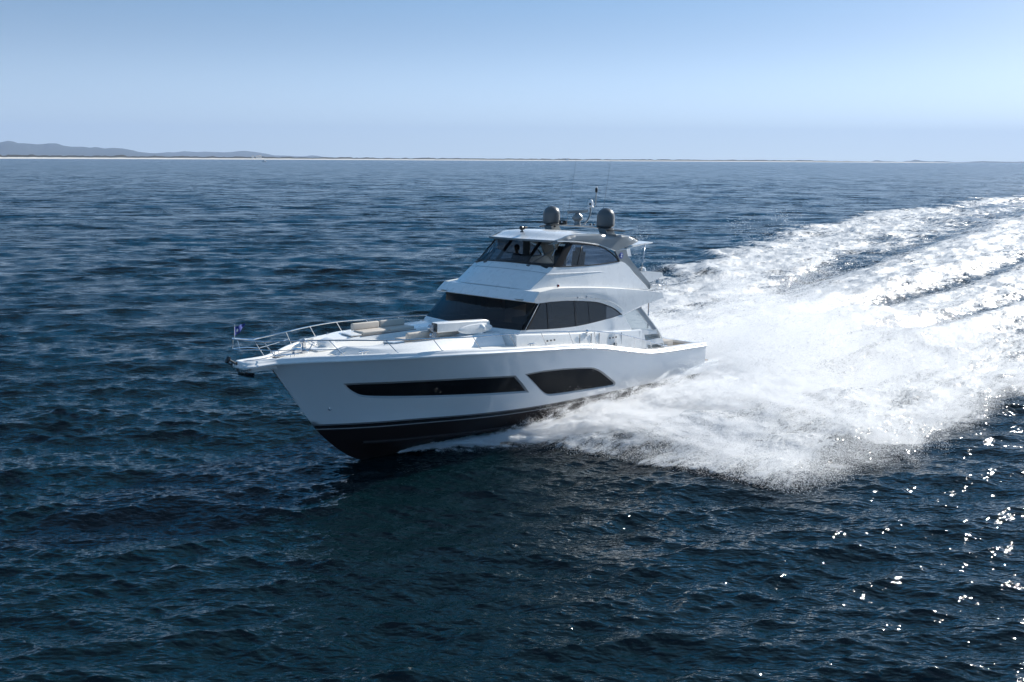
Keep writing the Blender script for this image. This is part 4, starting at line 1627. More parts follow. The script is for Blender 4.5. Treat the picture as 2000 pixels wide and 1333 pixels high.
FBW = catmull([(9.83, 5.61), (9.2, 5.60), (8.5, 5.59), (7.55, 5.595), (6.7, 5.62), (6.05, 5.655), (5.70, 5.665), (5.45, 5.60)], 4)
AFT = catmull([(5.45, 5.60), (5.2, 5.43), (4.98, 5.22), (4.5, 4.83), (4.05, 4.47)], 4)
FWT = catmull([(8.86, 6.48), (8.2, 6.455), (7.4, 6.37), (6.95, 6.28), (6.55, 6.15), (6.2, 5.97), (5.95, 5.78), (5.86, 5.66)], 4)


def flybridge():
    mb = MB()
    mid = [tuple(np.array(a) * 0.5 + np.array(b) * 0.5 + np.array((0.03, 0, 0.0))) for a, b in zip(FB, FW_B)]
    mb.grid([FB, mid, FW_B, [(x - 0.08, y * 0.98, z - 0.0) for x, y, z in FW_B]])
    bot = [(4.05, 4.47), (5.5, 4.60), (7.53, 4.74), (8.96, 4.82), (10.2, 4.86), (11.08, 4.83)]
    poly = FBW + AFT[1:] + bot[1:]
    for sy in (1, -1):
        side_panel(mb, poly, fy, sy, 0.08, 0.28)
    f = mb.build('flybridge', M['gel'], YACHT, 30)
    m = MB()
    for sy in (1, -1):
        pts = [(X, sy * (fy(X, z) + 0.004 - 0.016 * (X < 7.0)), z) for X, z in catmull([(10.25, 5.36), (9.9, 5.365), (9.2, 5.355), (8.5, 5.345), (7.6, 5.335), (6.9, 5.335)], 4)]
        m.tube(pts, [0.012 + 0.018 * min(1, i / 3) * (1 - i / len(pts)) for i in range(len(pts))], 8)
    m.build('moulding', M['gel'], f)
    m = MB()
    pts = [tuple(np.array(a) * 0.28 + np.array(b) * 0.72 + np.array((0.022, 0, 0.008))) for a, b in zip(FB, FW_B)]
    m.tube(pts, 0.006, 5)
    m.build('panel_seam', M['grey'], f)
    # front windows
    n = len(FW_B)
    rows = [[tuple(np.array(p) + (np.array(q) - np.array(p)) * k / 5 + np.array((0.02 * math.sin(math.pi * k / 5), 0, 0))) for p, q in zip(FW_B, FW_T)] for k in range(6)]
    ws = MB().grid(rows).build('windscreen', M['glass_fly'], f)
    for y0, y1 in ((0.76, 0.74), (-0.76, -0.74)):
        xb, xt = 10.06, 9.18
        m = MB().grid([[(xb + 0.02, y0 - 0.055, 5.68), (xb + 0.035, y0, 5.68), (xb + 0.02, y0 + 0.055, 5.68)], [(xt + 0.02, y1 - 0.055, 6.50), (xt + 0.035, y1, 6.50), (xt + 0.02, y1 + 0.055, 6.50)]])
        m.grid([[(xb - 0.05, y0 - 0.055, 5.66), (xb - 0.05, y0 + 0.055, 5.66)], [(xt - 0.05, y1 - 0.055, 6.48), (xt - 0.05, y1 + 0.055, 6.48)]])
        m.build('window_divider', M['black'], ws)
    m = MB()
    m.tube([(x + 0.012, y, z + 0.012) for x, y, z in FW_B], 0.03, 6)
    m.tube([(x, y, z) for x, y, z in FW_T], 0.03, 6)
    m.build('window_frame', M['black'], ws)
    for sy in (1, -1):
        p0, p1 = np.array((9.86, sy * 1.965, 5.61)), np.array((8.93, sy * 1.86, 6.47))
        q0, q1 = np.array((9.40, sy * (fy(9.4, 5.61) + .012), 5.60)), np.array((8.68, sy * (fy(8.7, 6.46) + .012), 6.46))
        m = MB().grid([[tuple(p0), tuple((p0 + q0) / 2 + (0, sy * .015, 0)), tuple(q0)], [tuple(p1), tuple((p1 + q1) / 2 + (0, sy * .015, 0)), tuple(q1)]])
        m.grid([[tuple(p0 + (0, -sy * .05, 0)), tuple(q0 + (0, -sy * .05, 0))], [tuple(p1 + (0, -sy * .05, 0)), tuple(q1 + (0, -sy * .05, 0))]])
        m.build('corner_post', M['post'], f)
        m = MB()
        wp = [(9.50, 5.60)] + [p for p in FBW if p[0] < 9.3 and p[0] > 5.9] + [(5.86, 5.66)] + FWT[::-1][1:]
        side_panel(m, wp, lambda x, z: fy(x, z) - 0.02, sy, 0, 0.3)
        w = m.build('side_window', M['glass_side_fly'], f)
        m = MB()
        m.tube([(x, sy * (fy(x, z) - 0.002), z) for x, z in FWT], 0.028, 6)
        m.tube([(x, sy * (fy(x, z) + 0.002), z + 0.01) for x, z in FBW if 5.8 < x < 9.6], 0.022, 6)
        m.build('window_frame', M['black'], w)
        m = MB()
        m.tube([(8.5, sy * (fy(8.5, 5.6) - .01), 5.60), (8.1, sy * (fy(8.1, 6.45) - .01), 6.44)], 0.012, 6)
        m.tube([(9.28, sy * (fy(9.3, 5.6) - .06), 5.60), (9.28, sy * (fy(9.2, 6.0) - .06), 5.88)], 0.02, 6)
        m.build('window_divider', M['black'], w)
        # grey pillar sweeping down behind the window
        m = MB()
        pil = [(6.02, 6.10), (5.30, 6.14), (5.16, 5.82), (4.5, 5.24), (3.85, 4.66), (3.92, 4.44)] + [(4.5, 4.90), (5.0, 5.30), (5.45, 5.60), (5.72, 5.66)]
        side_panel(m, pil, lambda x, z: fy(x, z) - 0.035, sy, 0.09, 0.25)
        pl = m.build('pillar', M['grey'], f)
        e = MB()
        e.lathe((5.64, sy * (fy(5.64, 5.9) - 0.035), 5.90), [(0.0, 0.0), (0.125, 0.0), (0.12, sy * 0.018), (0.0, sy * 0.02)], 24, axis='Y')
        em = e.build('emblem', [M['emblue']], pl)
        # a pale letter-like mark inside the blue disc
        e = MB()
        yy = sy * (fy(5.64, 5.9) - 0.035) + sy * 0.022
        e.box((5.64, yy, 5.90), (0.045, 0.006, 0.15), 0, Matrix.Rotation(0.25, 3, 'Y'))
        e.box((5.62, yy + sy * .001, 5.955), (0.11, 0.006, 0.035), 0, Matrix.Rotation(-0.3, 3, 'Y'))
        e.box((5.65, yy + sy * .001, 5.86), (0.10, 0.006, 0.03), 0, Matrix.Rotation(-0.3, 3, 'Y'))
        e.build('emblem_mark', M['white'], em)
    # wipers
    for yb_, yt, fr in ((-1.86, -1.55, 0.62), (-1.30, -1.42, 0.66), (0.98, 1.62, 0.72)):
        pb = np.array(FW_B[int((1 - (yb_ + 2) / 4) * (n - 1))]); pb[1] = yb_
        i2 = int((1 - (yt + 2) / 4) * (n - 1))
        pt = np.array(FW_B[i2]) * (1 - fr) + np.array(FW_T[i2]) * fr
        pt[1] = yt
        pb = pb + (0.06, 0, -0.03); pt = pt + (0.06, 0, 0.03)
        m = MB()
        m.tube([tuple(pb + (0, -.02, 0)), tuple(pt + (0, -.02, 0))], 0.012, 6)
        m.tube([tuple(pb + (0, .05, 0)), tuple(pt + (0, .02, 0))], 0.008, 6)
        m.box(tuple(pb + (0.02, 0, -0.03)), (0.10, 0.14, 0.08), 0.02)
        wp = m.build('wiper', M['dkgrey'], f)
        d = (np.array(FW_T[i2]) - np.array(FW_B[i2])); d /= np.linalg.norm(d)
        bl = MB().tube([tuple(pt - d * 0.42 + (0.0, 0.05, 0)), tuple(pt + d * 0.38 + (0.0, -0.05, 0))], 0.012, 6)
        bl.build('wiper_blade', M['steel'], wp)
    # inside: floor, console, chairs
    m = MB().box((7.2, 0, 4.80), (6.0, 3.9, 0.05), 0)
    m.build('flybridge_floor', M['dash'], f)
    m = MB()
    m.box((9.45, 0, 5.42), (1.1, 3.6, 0.44), 0.06)
    m.box((8.75, -1.25, 5.35), (0.5, 1.2, 0.6), 0.08)
    m.build('console', M['dash'], f)
    for y, x in ((0.35, 7.75), (1.15, 7.6)):
        m = MB()
        m.box((x, y, 5.25), (0.55, 0.56, 0.16), 0.05, seg=3)
        m.box((x - 0.26, y, 5.68), (0.16, 0.58, 0.80), 0.06, Matrix.Rotation(-0.12, 3, 'Y'), seg=3)
        m.box((x - 0.30, y, 6.13), (0.13, 0.34, 0.20), 0.05, Matrix.Rotation(-0.12, 3, 'Y'), seg=3)
        m.lathe((x, y, 4.82), [(0.2, 0), (0.06, 0.04), (0.06, 0.40)], 14)
        m.build('helm_chair', M['black'], f)
    m = MB().box((6.3, 1.35, 5.1), (1.4, 0.7, 0.5), 0.08)
    m.box((6.3, -1.45, 5.1), (1.4, 0.6, 0.5), 0.08)
    m.build('lounge_seat', M['beige'], f)
    m = MB().box((7.95, -1.05, 6.0), (0.06, 0.34, 0.92), 0.01)
    m.build('cabin_post', M['headliner'], f)
    # after deck coaming and its rail
    m = MB()
    for sy in (1, -1):
        side_panel(m, [(4.60, 5.23), (2.86, 5.09), (2.79, 4.93), (3.96, 4.70)], lambda x, z: 2.13 + 0.05 * (5.2 - z), sy, 0.07, 0.4)
    m.box((2.86, 0, 5.0), (0.09, 4.2, 0.2), 0.03)
    m.build('aft_coaming', M['gel'], f)
    m = MB()
    for y in (2.05, 1.0, 0.0, -1.0, -2.05):
        m.tube([(3.05, y, 4.36), (2.98, y, 4.92)], 0.018, 6)
    m.tube([(3.02, 2.05, 4.62), (3.02, -2.05, 4.62)], 0.014, 6)
    for X in (3.4, 2.6, 2.3):
        m.tube([(X, 2.0, 4.34), (X, 2.0, 4.70)], 0.014, 6)
    m.tube([(3.7, 2.0, 4.56), (2.0, 2.0, 4.52)], 0.014, 6)
    m.build('aft_rail', M['steel'], f)


M['glass_side_fly'] = glass_mat('flybridge_side_glass', (0.38, 0.46, 0.58), 0.22)
flybridge()


def hardtop():
    NA, NB = 26, 25
    up_, dn = [], []
    for i in range(NA):
        a = i / (NA - 1)
        r, q = [], []
        for j in range(NB):
            b = -1 + 2 * j / (NB - 1)
            xf = 9.92 - 0.55 * abs(b) ** 2.2
            xa = 4.12 + 0.05 * b * b
            X = xf + (xa - xf) * a ** 1.05
            hw = interp(X, [4.1, 5, 7, 9.0, 9.5, 10], [1.74, 1.84, 1.87, 1.83, 1.78, 1.75])
            ze = interp(X, [4.1, 4.5, 5.26, 7.6, 8.6, 9.05, 9.35], [6.46, 6.60, 6.69, 6.77, 6.76, 6.66, 6.57])
            front = float(sstep(0.0, 0.17, a))
            zc = interp(X, [4.1, 6, 8, 9, 9.9], [6.55, 6.80, 6.89, 6.88, 6.80])
            k = abs(b)
            z = (ze + (zc - ze) * (1 - k ** 2.6))
            z = 6.575 + (z - 6.575) * (0.08 + 0.92 * front) if a < 0.17 else z
            r.append((X, hw * b, z))
            q.append((X - 0.03, hw * b * 0.985, min(6.53, z - 0.07)))
        up_.append(r); dn.append(q)
    mb = MB().grid(up_)
    roof = mb.build('hardtop', M['gel'], YACHT, 50)
    MB().grid(dn).build('hardtop_ceiling', M['ceil'], roof)
    # grey lip round the front and back
    m = MB()
    m.grid([up_[0], [(x + 0.02, y, z - 0.03) for x, y, z in up_[0]], [(x, y, z - 0.085) for x, y, z in up_[0]], [(x - 0.1, y * .98, z - 0.09) for x, y, z in up_[0]]])
    m.grid([[(x, y, z) for x, y, z in up_[-1]], dn[-1]])
    m.build('hardtop_lip', M['grey'], roof)
    # grey side fascia: rounded shoulder on top, swept point at the pillar
    top = catmull([(9.42, 6.585), (9.08, 6.665), (8.80, 6.745), (8.4, 6.79), (7.6, 6.795), (6.4, 6.76), (5.26, 6.71), (4.7, 6.63), (4.3, 6.53), (4.15, 6.46)], 4)
    low = [(4.22, 6.42), (4.8, 6.31), (5.4, 6.19), (5.9, 6.085)] + catmull([(5.95, 6.09), (6.4, 6.22), (7.07, 6.375), (7.7, 6.455), (8.36, 6.52), (9.0, 6.55), (9.42, 6.55)], 3)
    for sy in (1, -1):
        m = MB()

        def yy(X, Z):
            base = interp(X, [4.1, 5, 7, 9.0, 9.42], [1.80, 1.90, 1.94, 1.90, 1.84])
            zt = interp(X, [p[0] for p in top[::-1]], [p[1] for p in top[::-1]])
            d = zt - Z
            round_ = 0.11 * max(0.0, 1 - d / 0.10) ** 2
            return base - round_ + 0.05 * max(0, 6.5 - Z)
        side_panel(m, top + low, yy, sy, 0.10, 0.10)
        fs = m.build('hardtop_fascia', M['grey'], roof, 40)
        # light trim along the lower edge
        t = MB()
        t.tube([(x, sy * (yy(x, z) - 0.005), z - 0.012) for x, z in low[3:]], 0.022, 6)
        t.build('trim', M['gel'], fs)
    # searchlight on the roof
    s = MB()
    s.lathe((9.42, 0.0, 6.80), [(0.09, 0), (0.07, 0.05), (0.04, 0.06), (0.035, 0.12)], 14)
    sl = s.build('searchlight', M['dkgrey'], YACHT)
    s = MB().lathe((9.34, 0.0, 6.97), [(0.05, -0.06), (0.075, 0.0), (0.08, 0.16), (0.06, 0.165), (0.0, 0.14)], 14, axis='X')
    s.lathe((9.30, 0.09, 6.99), [(0.0, -0.05), (0.045, -0.04), (0.045, 0.1), (0.0, 0.1)], 10, axis='X')
    s.build('lamp_head', M['black'], sl)
    # awning over the after deck, its poles and clear curtains
    a = MB()
    a.grid([[(5.0, 1.75 * k, 6.19 + 0.02 * (1 - k * k)) for k in np.linspace(-1, 1, 9)], [(4.1, 1.78 * k, 6.30 + 0.03 * (1 - k * k)) for k in np.linspace(-1, 1, 9)], [(3.17, 1.78 * k, 6.37 + 0.03 * (1 - k * k)) for k in np.linspace(-1, 1, 9)]])
    a.grid([[(5.0, 1.75 * k, 6.15) for k in (-1, 0, 1)], [(3.17, 1.78 * k, 6.335) for k in (-1, 0, 1)]])
    a.tube([(5.0, 1.76, 6.17), (3.17, 1.79, 6.35), (3.17, -1.79, 6.35), (5.0, -1.76, 6.17)], 0.022, 6)
    aw = a.build('awning', M['gel'], YACHT)
    for sy in (1, -1):
        p = MB().tube([(3.72, sy * 1.80, 6.31), (4.22, sy * 2.02, 5.24)], 0.022, 8)
        p.build('awning_pole', M['steel'], aw)
        c = MB().add([(5.12, sy * 1.92, 6.12), (3.74, sy * 1.78, 6.29), (4.24, sy * 2.0, 5.24), (4.6, sy * 2.04, 5.22), (5.1, sy * 1.98, 5.75)], [(0, 1, 2, 3, 4)])
        c.build('clear_curtain', M['vinyl_clear'], aw)
        c = MB()
        c.add([(5.16, sy * 1.90, 6.13), (4.90, sy * 1.88, 6.16), (4.86, sy * 1.93, 5.86), (5.10, sy * 1.93, 5.85)], [(0, 1, 2, 3)])
        c.build('curtain_patch', M['gel'], aw)
    p = MB().lathe((4.0, 1.9, 5.2), [(0.16, 0), (0.14, 0.12), (0.06, 0.17), (0, 0.17)], 14)
    p.build('deck_cushion', M['gel'], YACHT)
    for sy in (1, -1):
        p = MB().tube([(3.41, sy * 1.9, 4.2), (3.39, sy * 1.9, 1.2)], 0.03, 8)
        p.build('support_pole', M['steel'], YACHT)


hardtop()


def mast_gear():
    # curved wing carrying the aerials
    rows = []
    N_ = 33
    for i in range(N_):
        y = -2.15 + 4.3 * i / (N_ - 1)
        zc = 7.03 - 0.12 * max(0, (abs(y) - 0.9) / 1.2) ** 1.2
        xc = 6.02 - 0.25 * max(0, (abs(y) - 1.2)) 
        ch = 0.42 if abs(y) < 1.9 else 0.42 * max(0.35, 1 - (abs(y) - 1.9) / 0.4)
        rows.append([(xc + ch, y, zc), (xc + ch * 0.6, y, zc + 0.035), (xc - ch * 0.6, y, zc + 0.03), (xc - ch, y, zc - 0.01), (xc - ch * 0.6, y, zc - 0.045), (xc + ch * 0.6, y, zc - 0.045)])
    m = MB().grid(rows, close_v=True)
    m.add(rows[0], [tuple(range(6))], 0, False); m.add(rows[-1], [tuple(range(6))[::-1]], 0, False)
    arch = m.build('radar_arch', M['dkgrey'], YACHT, 40)
    m = MB()
    for sy in (1, -1):
        m.grid([[(6.15, sy * 1.62, 6.72), (6.15, sy * 1.25, 6.78), (5.55, sy * 1.25, 6.76), (5.55, sy * 1.62, 6.70), (6.15, sy * 1.62, 6.72)], [(6.25, sy * 1.60, 6.96), (6.25, sy * 1.22, 6.98), (5.75, sy * 1.22, 6.98), (5.75, sy * 1.60, 6.96), (6.25, sy * 1.60, 6.96)]])
    m.build('arch_leg', M['grey'], arch)
    m = MB()
    for sy in (1, -1):
        m.grid([[(5.9, sy * 1.9, 6.93), (5.9, sy * 2.2, 6.90)], [(5.0, sy * 1.85, 6.99), (4.75, sy * 2.15, 7.0)]])
        m.grid([[(5.9, sy * 1.9, 6.90), (5.9, sy * 2.2, 6.87)], [(5.0, sy * 1.85, 6.97), (4.75, sy * 2.15, 6.985)]])
    m.build('arch_fin', M['grey'], arch)
    prof = [(0.20, 0.0), (0.22, 0.05), (0.33, 0.08), (0.355, 0.13)] + [(0.36, 0.2), (0.358, 0.32), (0.355, 0.44)] + [(0.355 * math.cos(t), 0.48 + 0.35 * math.sin(t)) for t in np.linspace(0.1, 1.52, 9)] + [(0.0, 0.832)]
    for sy in (1, -1):
        d = MB().lathe((6.0, sy * 1.42, 6.96), prof, 32)
        dm = d.build('satellite_dome', M['dkgrey'], YACHT, 60)
        d = MB().lathe((6.0, sy * 1.42, 6.90), [(0.22, 0), (0.2, 0.08), (0.16, 0.10)], 20)
        d.build('dome_base', M['black'], dm)
    r = MB().lathe((6.03, 0, 7.04), [(0.15, 0), (0.12, 0.12), (0.12, 0.16), (0.21, 0.22), (0.23, 0.30), (0.19, 0.40), (0.10, 0.46), (0.08, 0.52)], 22)
    rd = r.build('radar', M['grey'], YACHT, 50)
    r = MB().box((6.03, 0, 7.60), (1.08, 0.13, 0.13), 0.03, Matrix.Rotation(0.05, 3, 'Y') @ Matrix.Rotation(math.radians(-8), 3, 'Z'))
    r.build('radar_scanner', M['grey'], rd)
    k = MB().tube(catmull([(5.70, 0.05, 7.04), (5.60, 0.05, 7.12), (5.42, 0.05, 7.25), (5.28, 0.05, 7.45), (5.25, 0.05, 7.70), (5.25, 0.05, 7.76)], 5), 0.038, 10)
    k.lathe((5.70, 0.05, 7.02), [(0.12, 0), (0.10, 0.06), (0.05, 0.08)], 14)
    k.tube([(5.25, 0.05, 7.76), (5.05, 0.05, 7.77), (4.92, 0.05, 7.86), (4.90, 0.05, 8.40)], 0.022, 8)
    mast = k.build('mast', M['grey'], YACHT)
    k = MB().lathe((5.25, 0.05, 7.76), [(0.12, 0), (0.13, 0.04), (0.10, 0.07), (0.105, 0.18), (0.09, 0.27), (0.05, 0.32), (0, 0.335)], 18)
    cm = k.build('camera_dome', M['white'], mast)
    k = MB().lathe((5.32, 0.10, 7.90), [(0.035, 0.0), (0.04, 0.05), (0, 0.055)], 12, axis='X')
    k.build('camera_lens', M['black'], cm)
    k = MB().lathe((4.90, 0.05, 8.38), [(0.03, 0), (0.055, 0.02), (0.055, 0.17), (0.035, 0.19)], 14)
    mt = k.build('masthead_light', M['black'], mast)
    k = MB().lathe((4.90, 0.05, 8.57), [(0.035, 0), (0.035, 0.05), (0, 0.065)], 12)
    k.build('light_cap', M['white'], mt)
    for x, y, z0, x1, z1, rr in ((5.85, -0.95, 6.98, 5.80, 8.10, 0.007), (5.75, -0.80, 7.02, 5.25, 9.70, 0.0075), (5.75, 1.0, 7.02, 5.25, 9.75, 0.0075)):
        k = MB().tube([(x, y, z0), (x + (x1 - x) * .12, y, z0 + .12 * (z1 - z0)), (x1, y, z1)], [rr * 1.8, rr, rr * 0.6], 6)
        k.build('whip_antenna', M['dkgrey'], YACHT)
    h = MB().box((6.2, -0.62, 7.14), (0.18, 0.30, 0.16), 0.03)
    h.tube([(6.2, -0.62, 7.02), (6.2, -0.62, 7.08)], 0.04, 8)
    hr = h.build('horn', M['black'], YACHT)
    h = MB().lathe((6.30, -0.60, 7.14), [(0.015, 0), (0.03, 0.01), (0.0, 0.015)], 10, axis='X')
    h.build('horn_mouth', M['steel'], hr)
    h = MB()
    for i in range(4):
        h.lathe((5.95 - 0.02 * i, 0.62 + 0.16 * i, 7.05), [(0.05, 0), (0.05, 0.05), (0.03, 0.08), (0, 0.085)], 10)
    h.build('aerial_mushroom', M['dkgrey'], arch)


mast_gear()


# ------------------------------------------------------------------ stern
def stern():
    # coaming with steps
    m = MB()
    outer = [(5.0, 2.05), (5.0, 2.90), (3.75, 2.76), (3.42, 2.62), (3.0, 1.90), (3.9, 1.93)]
    h1 = [(4.62, 2.66), (3.55, 2.60), (3.44, 2.42), (4.52, 2.40)]
    h2 = [(4.40, 2.20), (3.22, 2.16), (3.10, 1.98), (4.24, 1.99)]
    yf = lambda x, z: 2.58
    for sy in (1, -1):
        side_panel(m, outer, yf, sy, 0.05, 0.3, holes=(h1, h2))
        for h in (h1, h2):
            a = [(x, sy * 2.56, z) for x, z in h]; b = [(x, sy * 2.20, z) for x, z in h]
            m.grid([a + [a[0]], b + [b[0]]], smooth=False)
            m.add(b, [(0, 1, 2, 3)], 0, False)
        m.box((4.2, sy * 2.3, 2.80), (1.5, 0.55, 0.06), 0.02, Matrix.Rotation(-0.1, 3, 'Y'))
    st = m.build('boarding_steps', M['gel'], YACHT, 30)
    # cockpit liner
    m = MB()
    m.box((3.0, 0, 0.98), (6.0, 5.0, 0.04), 0)
    fl = m.build('cockpit_floor', M['teak'], YACHT)
    m = MB()
    for sy in (1, -1):
        rows = []
        for X in np.linspace(0.05, 4.6, 14):
            y = ys_f(X)
            zt = zs_f(X) + 0.165
            rows.append([(X, sy * (y - 0.10), zt), (X, sy * (y - 0.30), zt + 0.01), (X, sy * (y - 0.36), zt - 0.02), (X, sy * (y - 0.38), 1.0)])
        m.grid(rows)
    m.box((0.16, 0, 1.80), (0.34, 5.2, 0.14), 0.03)
    cp = m.build('cockpit_coaming', M['gel'], YACHT, 35)
    m = MB()
    m.box((0.37, 0, 1.38), (0.06, 4.9, 0.78), 0.01)
    m.box((2.45, 1.95, 1.62), (1.05, 0.60, 1.06), 0.05)
    ms = m.build('cockpit_lining', M['beige'], cp)
    m = MB().box((2.40, 2.27, 1.82), (0.42, 0.03, 0.42), 0.03)
    m.build('locker_door', M['beige'], ms)
    m = MB().box((6.0, 0, 2.0), (0.1, 4.6, 2.0), 0.02)
    m.build('cockpit_bulkhead', M['gel'], cp)
    m = MB().box((5.93, -0.6, 3.3), (0.03, 2.6, 1.6), 0.01)
    m.build('aft_door', M['glass_side'], cp)
    # platform
    m = MB()
    m.box((-0.50, 0, 0.66), (1.4, 5.1, 0.16), 0.05)
    pf = m.build('swim_platform', M['gel'], YACHT)
    m = MB()
    m.box((-0.52, 0, 0.75), (1.2, 4.9, 0.03), 0.01)
    m.build('platform_teak', M['teak'], pf)
    m = MB()
    m.box((-0.36, 2.15, 0.88), (0.6, 0.7, 0.22), 0.03)
    m.box((-0.36, -2.15, 0.88), (0.6, 0.7, 0.22), 0.03)
    sp = m.build('platform_step', M['gel'], pf)
    m = MB()
    m.box((-0.36, 2.15, 1.0), (0.58, 0.68, 0.03), 0.01)
    m.box((-0.36, -2.15, 1.0), (0.58, 0.68, 0.03), 0.01)
    m.build('step_teak', M['teak'], sp)


stern()


# ------------------------------------------------------------------ the skipper
def skipper():
    root = bpy.data.objects.new('person', None)
    COL.objects.link(root)
    root.matrix_world = BOAT_M @ Matrix.Translation((8.15, -1.36, 4.83))
    tag(root, 'person in a dark shirt and peaked cap seated behind the upper windscreen', 'person')
    J = [  # joint, parent, radius
        ((0.0, 0, 0.52), -1, 0.155), ((-0.01, 0, 0.72), 0, 0.15), ((0.0, 0, 0.92), 1, 0.165), ((0.02, 0, 1.03), 2, 0.085), ((0.04, 0, 1.10), 3, 0.058),
        ((0.055, 0, 1.19), 4, 0.088), ((0.05, 0, 1.30), 5, 0.095), ((0.04, 0, 1.36), 6, 0.07),
        ((0.0, 0.19, 0.97), 2, 0.07), ((0.10, 0.24, 0.72), 8, 0.05), ((0.36, 0.16, 0.74), 9, 0.038), ((0.44, 0.13, 0.77), 10, 0.032),
        ((0.0, -0.19, 0.97), 2, 0.07), ((0.10, -0.24, 0.72), 12, 0.05), ((0.36, -0.16, 0.74), 13, 0.038), ((0.44, -0.13, 0.77), 14, 0.032),
        ((0.06, 0.10, 0.50), 0, 0.095), ((0.46, 0.13, 0.50), 16, 0.07), ((0.44, 0.13, 0.08), 17, 0.045), ((0.58, 0.14, 0.04), 18, 0.035),
        ((0.06, -0.10, 0.50), 0, 0.095), ((0.46, -0.13, 0.50), 20, 0.07), ((0.44, -0.13, 0.08), 21, 0.045), ((0.58, -0.14, 0.04), 22, 0.035)]
    fing = []
    for sy, wrist in ((1, 11), (-1, 15)):
        for k, (dy, ln) in enumerate(((-0.028, 0.075), (-0.010, 0.085), (0.008, 0.08), (0.024, 0.065))):
            w = J[wrist][0]
            a = (w[0] + 0.05, w[1] + dy, w[2] + 0.01); b = (w[0] + 0.05 + ln * 0.55, w[1] + dy, w[2] - 0.015); c = (w[0] + 0.03 + ln * 0.6, w[1] + dy, w[2] - 0.045)
            i = len(J); J.append((a, wrist, 0.010)); J.append((b, i, 0.009)); J.append((c, i + 1, 0.008))
        w = J[wrist][0]
        i = len(J); J.append(((w[0] + 0.02, w[1] - sy * 0.045, w[2] + 0.005), wrist, 0.010)); J.append(((w[0] + 0.05, w[1] - sy * 0.06, w[2] - 0.01), i, 0.009))
    me = bpy.data.meshes.new('body')
    me.from_pydata([j[0] for j in J], [(i, j[1]) for i, j in enumerate(J) if j[1] >= 0], [])
    o = bpy.data.objects.new('body', me)
    COL.objects.link(o)
    sk = o.modifiers.new('skin', 'SKIN')
    for i, j in enumerate(J):
        me.skin_vertices[0].data[i].radius = (j[2], j[2])
        me.skin_vertices[0].data[i].use_root = (i == 0)
    sb = o.modifiers.new('sub', 'SUBSURF'); sb.levels = 2; sb.render_levels = 2
    dg = bpy.context.evaluated_depsgraph_get()
    m2 = bpy.data.meshes.new_from_object(o.evaluated_get(dg))
    bpy.data.objects.remove(o)
    b = bpy.data.objects.new('body', m2)
    COL.objects.link(b)
    b.parent = root
    m2.materials.clear()
    for k in ('cloth', 'skin', 'trouser'):
        m2.materials.append(M[k])
    for p in m2.polygons:
        c = p.center
        p.material_index = 1 if (c.z > 1.06 or (c.x > 0.20 and c.z > 0.65)) else (2 if c.z < 0.58 else 0)
        p.use_smooth = True
    # face
    f = MB()
    f.box((0.15, 0, 1.205), (0.04, 0.03, 0.05), 0.012)
    f.box((0.125, 0, 1.15), (0.03, 0.05, 0.012), 0.005)
    for sy in (1, -1):
        f.lathe((0.045, sy * 0.09, 1.21), [(0.0, -0.01), (0.03, -0.008), (0.03, 0.008), (0, 0.01)], 10, axis='Y')
    f.build('face', M['skin'], root)
    h = MB()
    h.lathe((0.025, 0, 1.20), [(0.097, 0.0), (0.105, 0.06), (0.10, 0.10)], 18)
    h.build('hair', M['hair'], root)
    h = MB()
    h.lathe((0.045, 0, 1.265), [(0.112, 0.0), (0.114, 0.05), (0.098, 0.105), (0.05, 0.14), (0.0, 0.148)], 20)
    h.grid([[(0.13, -0.085, 1.28), (0.155, -0.04, 1.288), (0.16, 0, 1.29), (0.155, 0.04, 1.288), (0.13, 0.085, 1.28)],
            [(0.20, -0.085, 1.268), (0.235, -0.04, 1.276), (0.245, 0, 1.278), (0.235, 0.04, 1.276), (0.20, 0.085, 1.268)]])
    h.grid([[(0.13, -0.085, 1.27), (0.155, -0.04, 1.278), (0.16, 0, 1.28), (0.155, 0.04, 1.278), (0.13, 0.085, 1.27)],
            [(0.20, -0.085, 1.262), (0.235, -0.04, 1.270), (0.245, 0, 1.272), (0.235, 0.04, 1.270), (0.20, 0.085, 1.262)]])
    h.build('cap', M['cloth'], root)
    s = MB().box((-0.02, 0, 0.33), (0.5, 0.5, 0.14), 0.04)
    s.box((-0.27, 0, 0.70), (0.12, 0.5, 0.6), 0.05)
    s.lathe((0, 0, -0.02), [(0.18, 0), (0.06, 0.04), (0.06, 0.32)], 14)
    sc = s.build('helm_chair', M['black'], YACHT)
    sc.location = (8.15, -1.36, 4.83)


skipper()


# ================================================================== FAR SHORE
def w_at(u, v_, dist):
    """Ground direction of a picture column, as an (x, y) at a distance, with the height seen at row v."""
    a, b = float(u) - 1000, float(v_) - 666.5
    x = a * math.cos(ROLL) + b * math.sin(ROLL); y = -a * math.sin(ROLL) + b * math.cos(ROLL)
    d = Vector((x / F_PX, 0, 0)) + Vector(fw) - y / F_PX * up
    k = float(dist) / math.hypot(d.x, d.y)
    return d.x * k, d.y * k, CAM_H + d.z * k


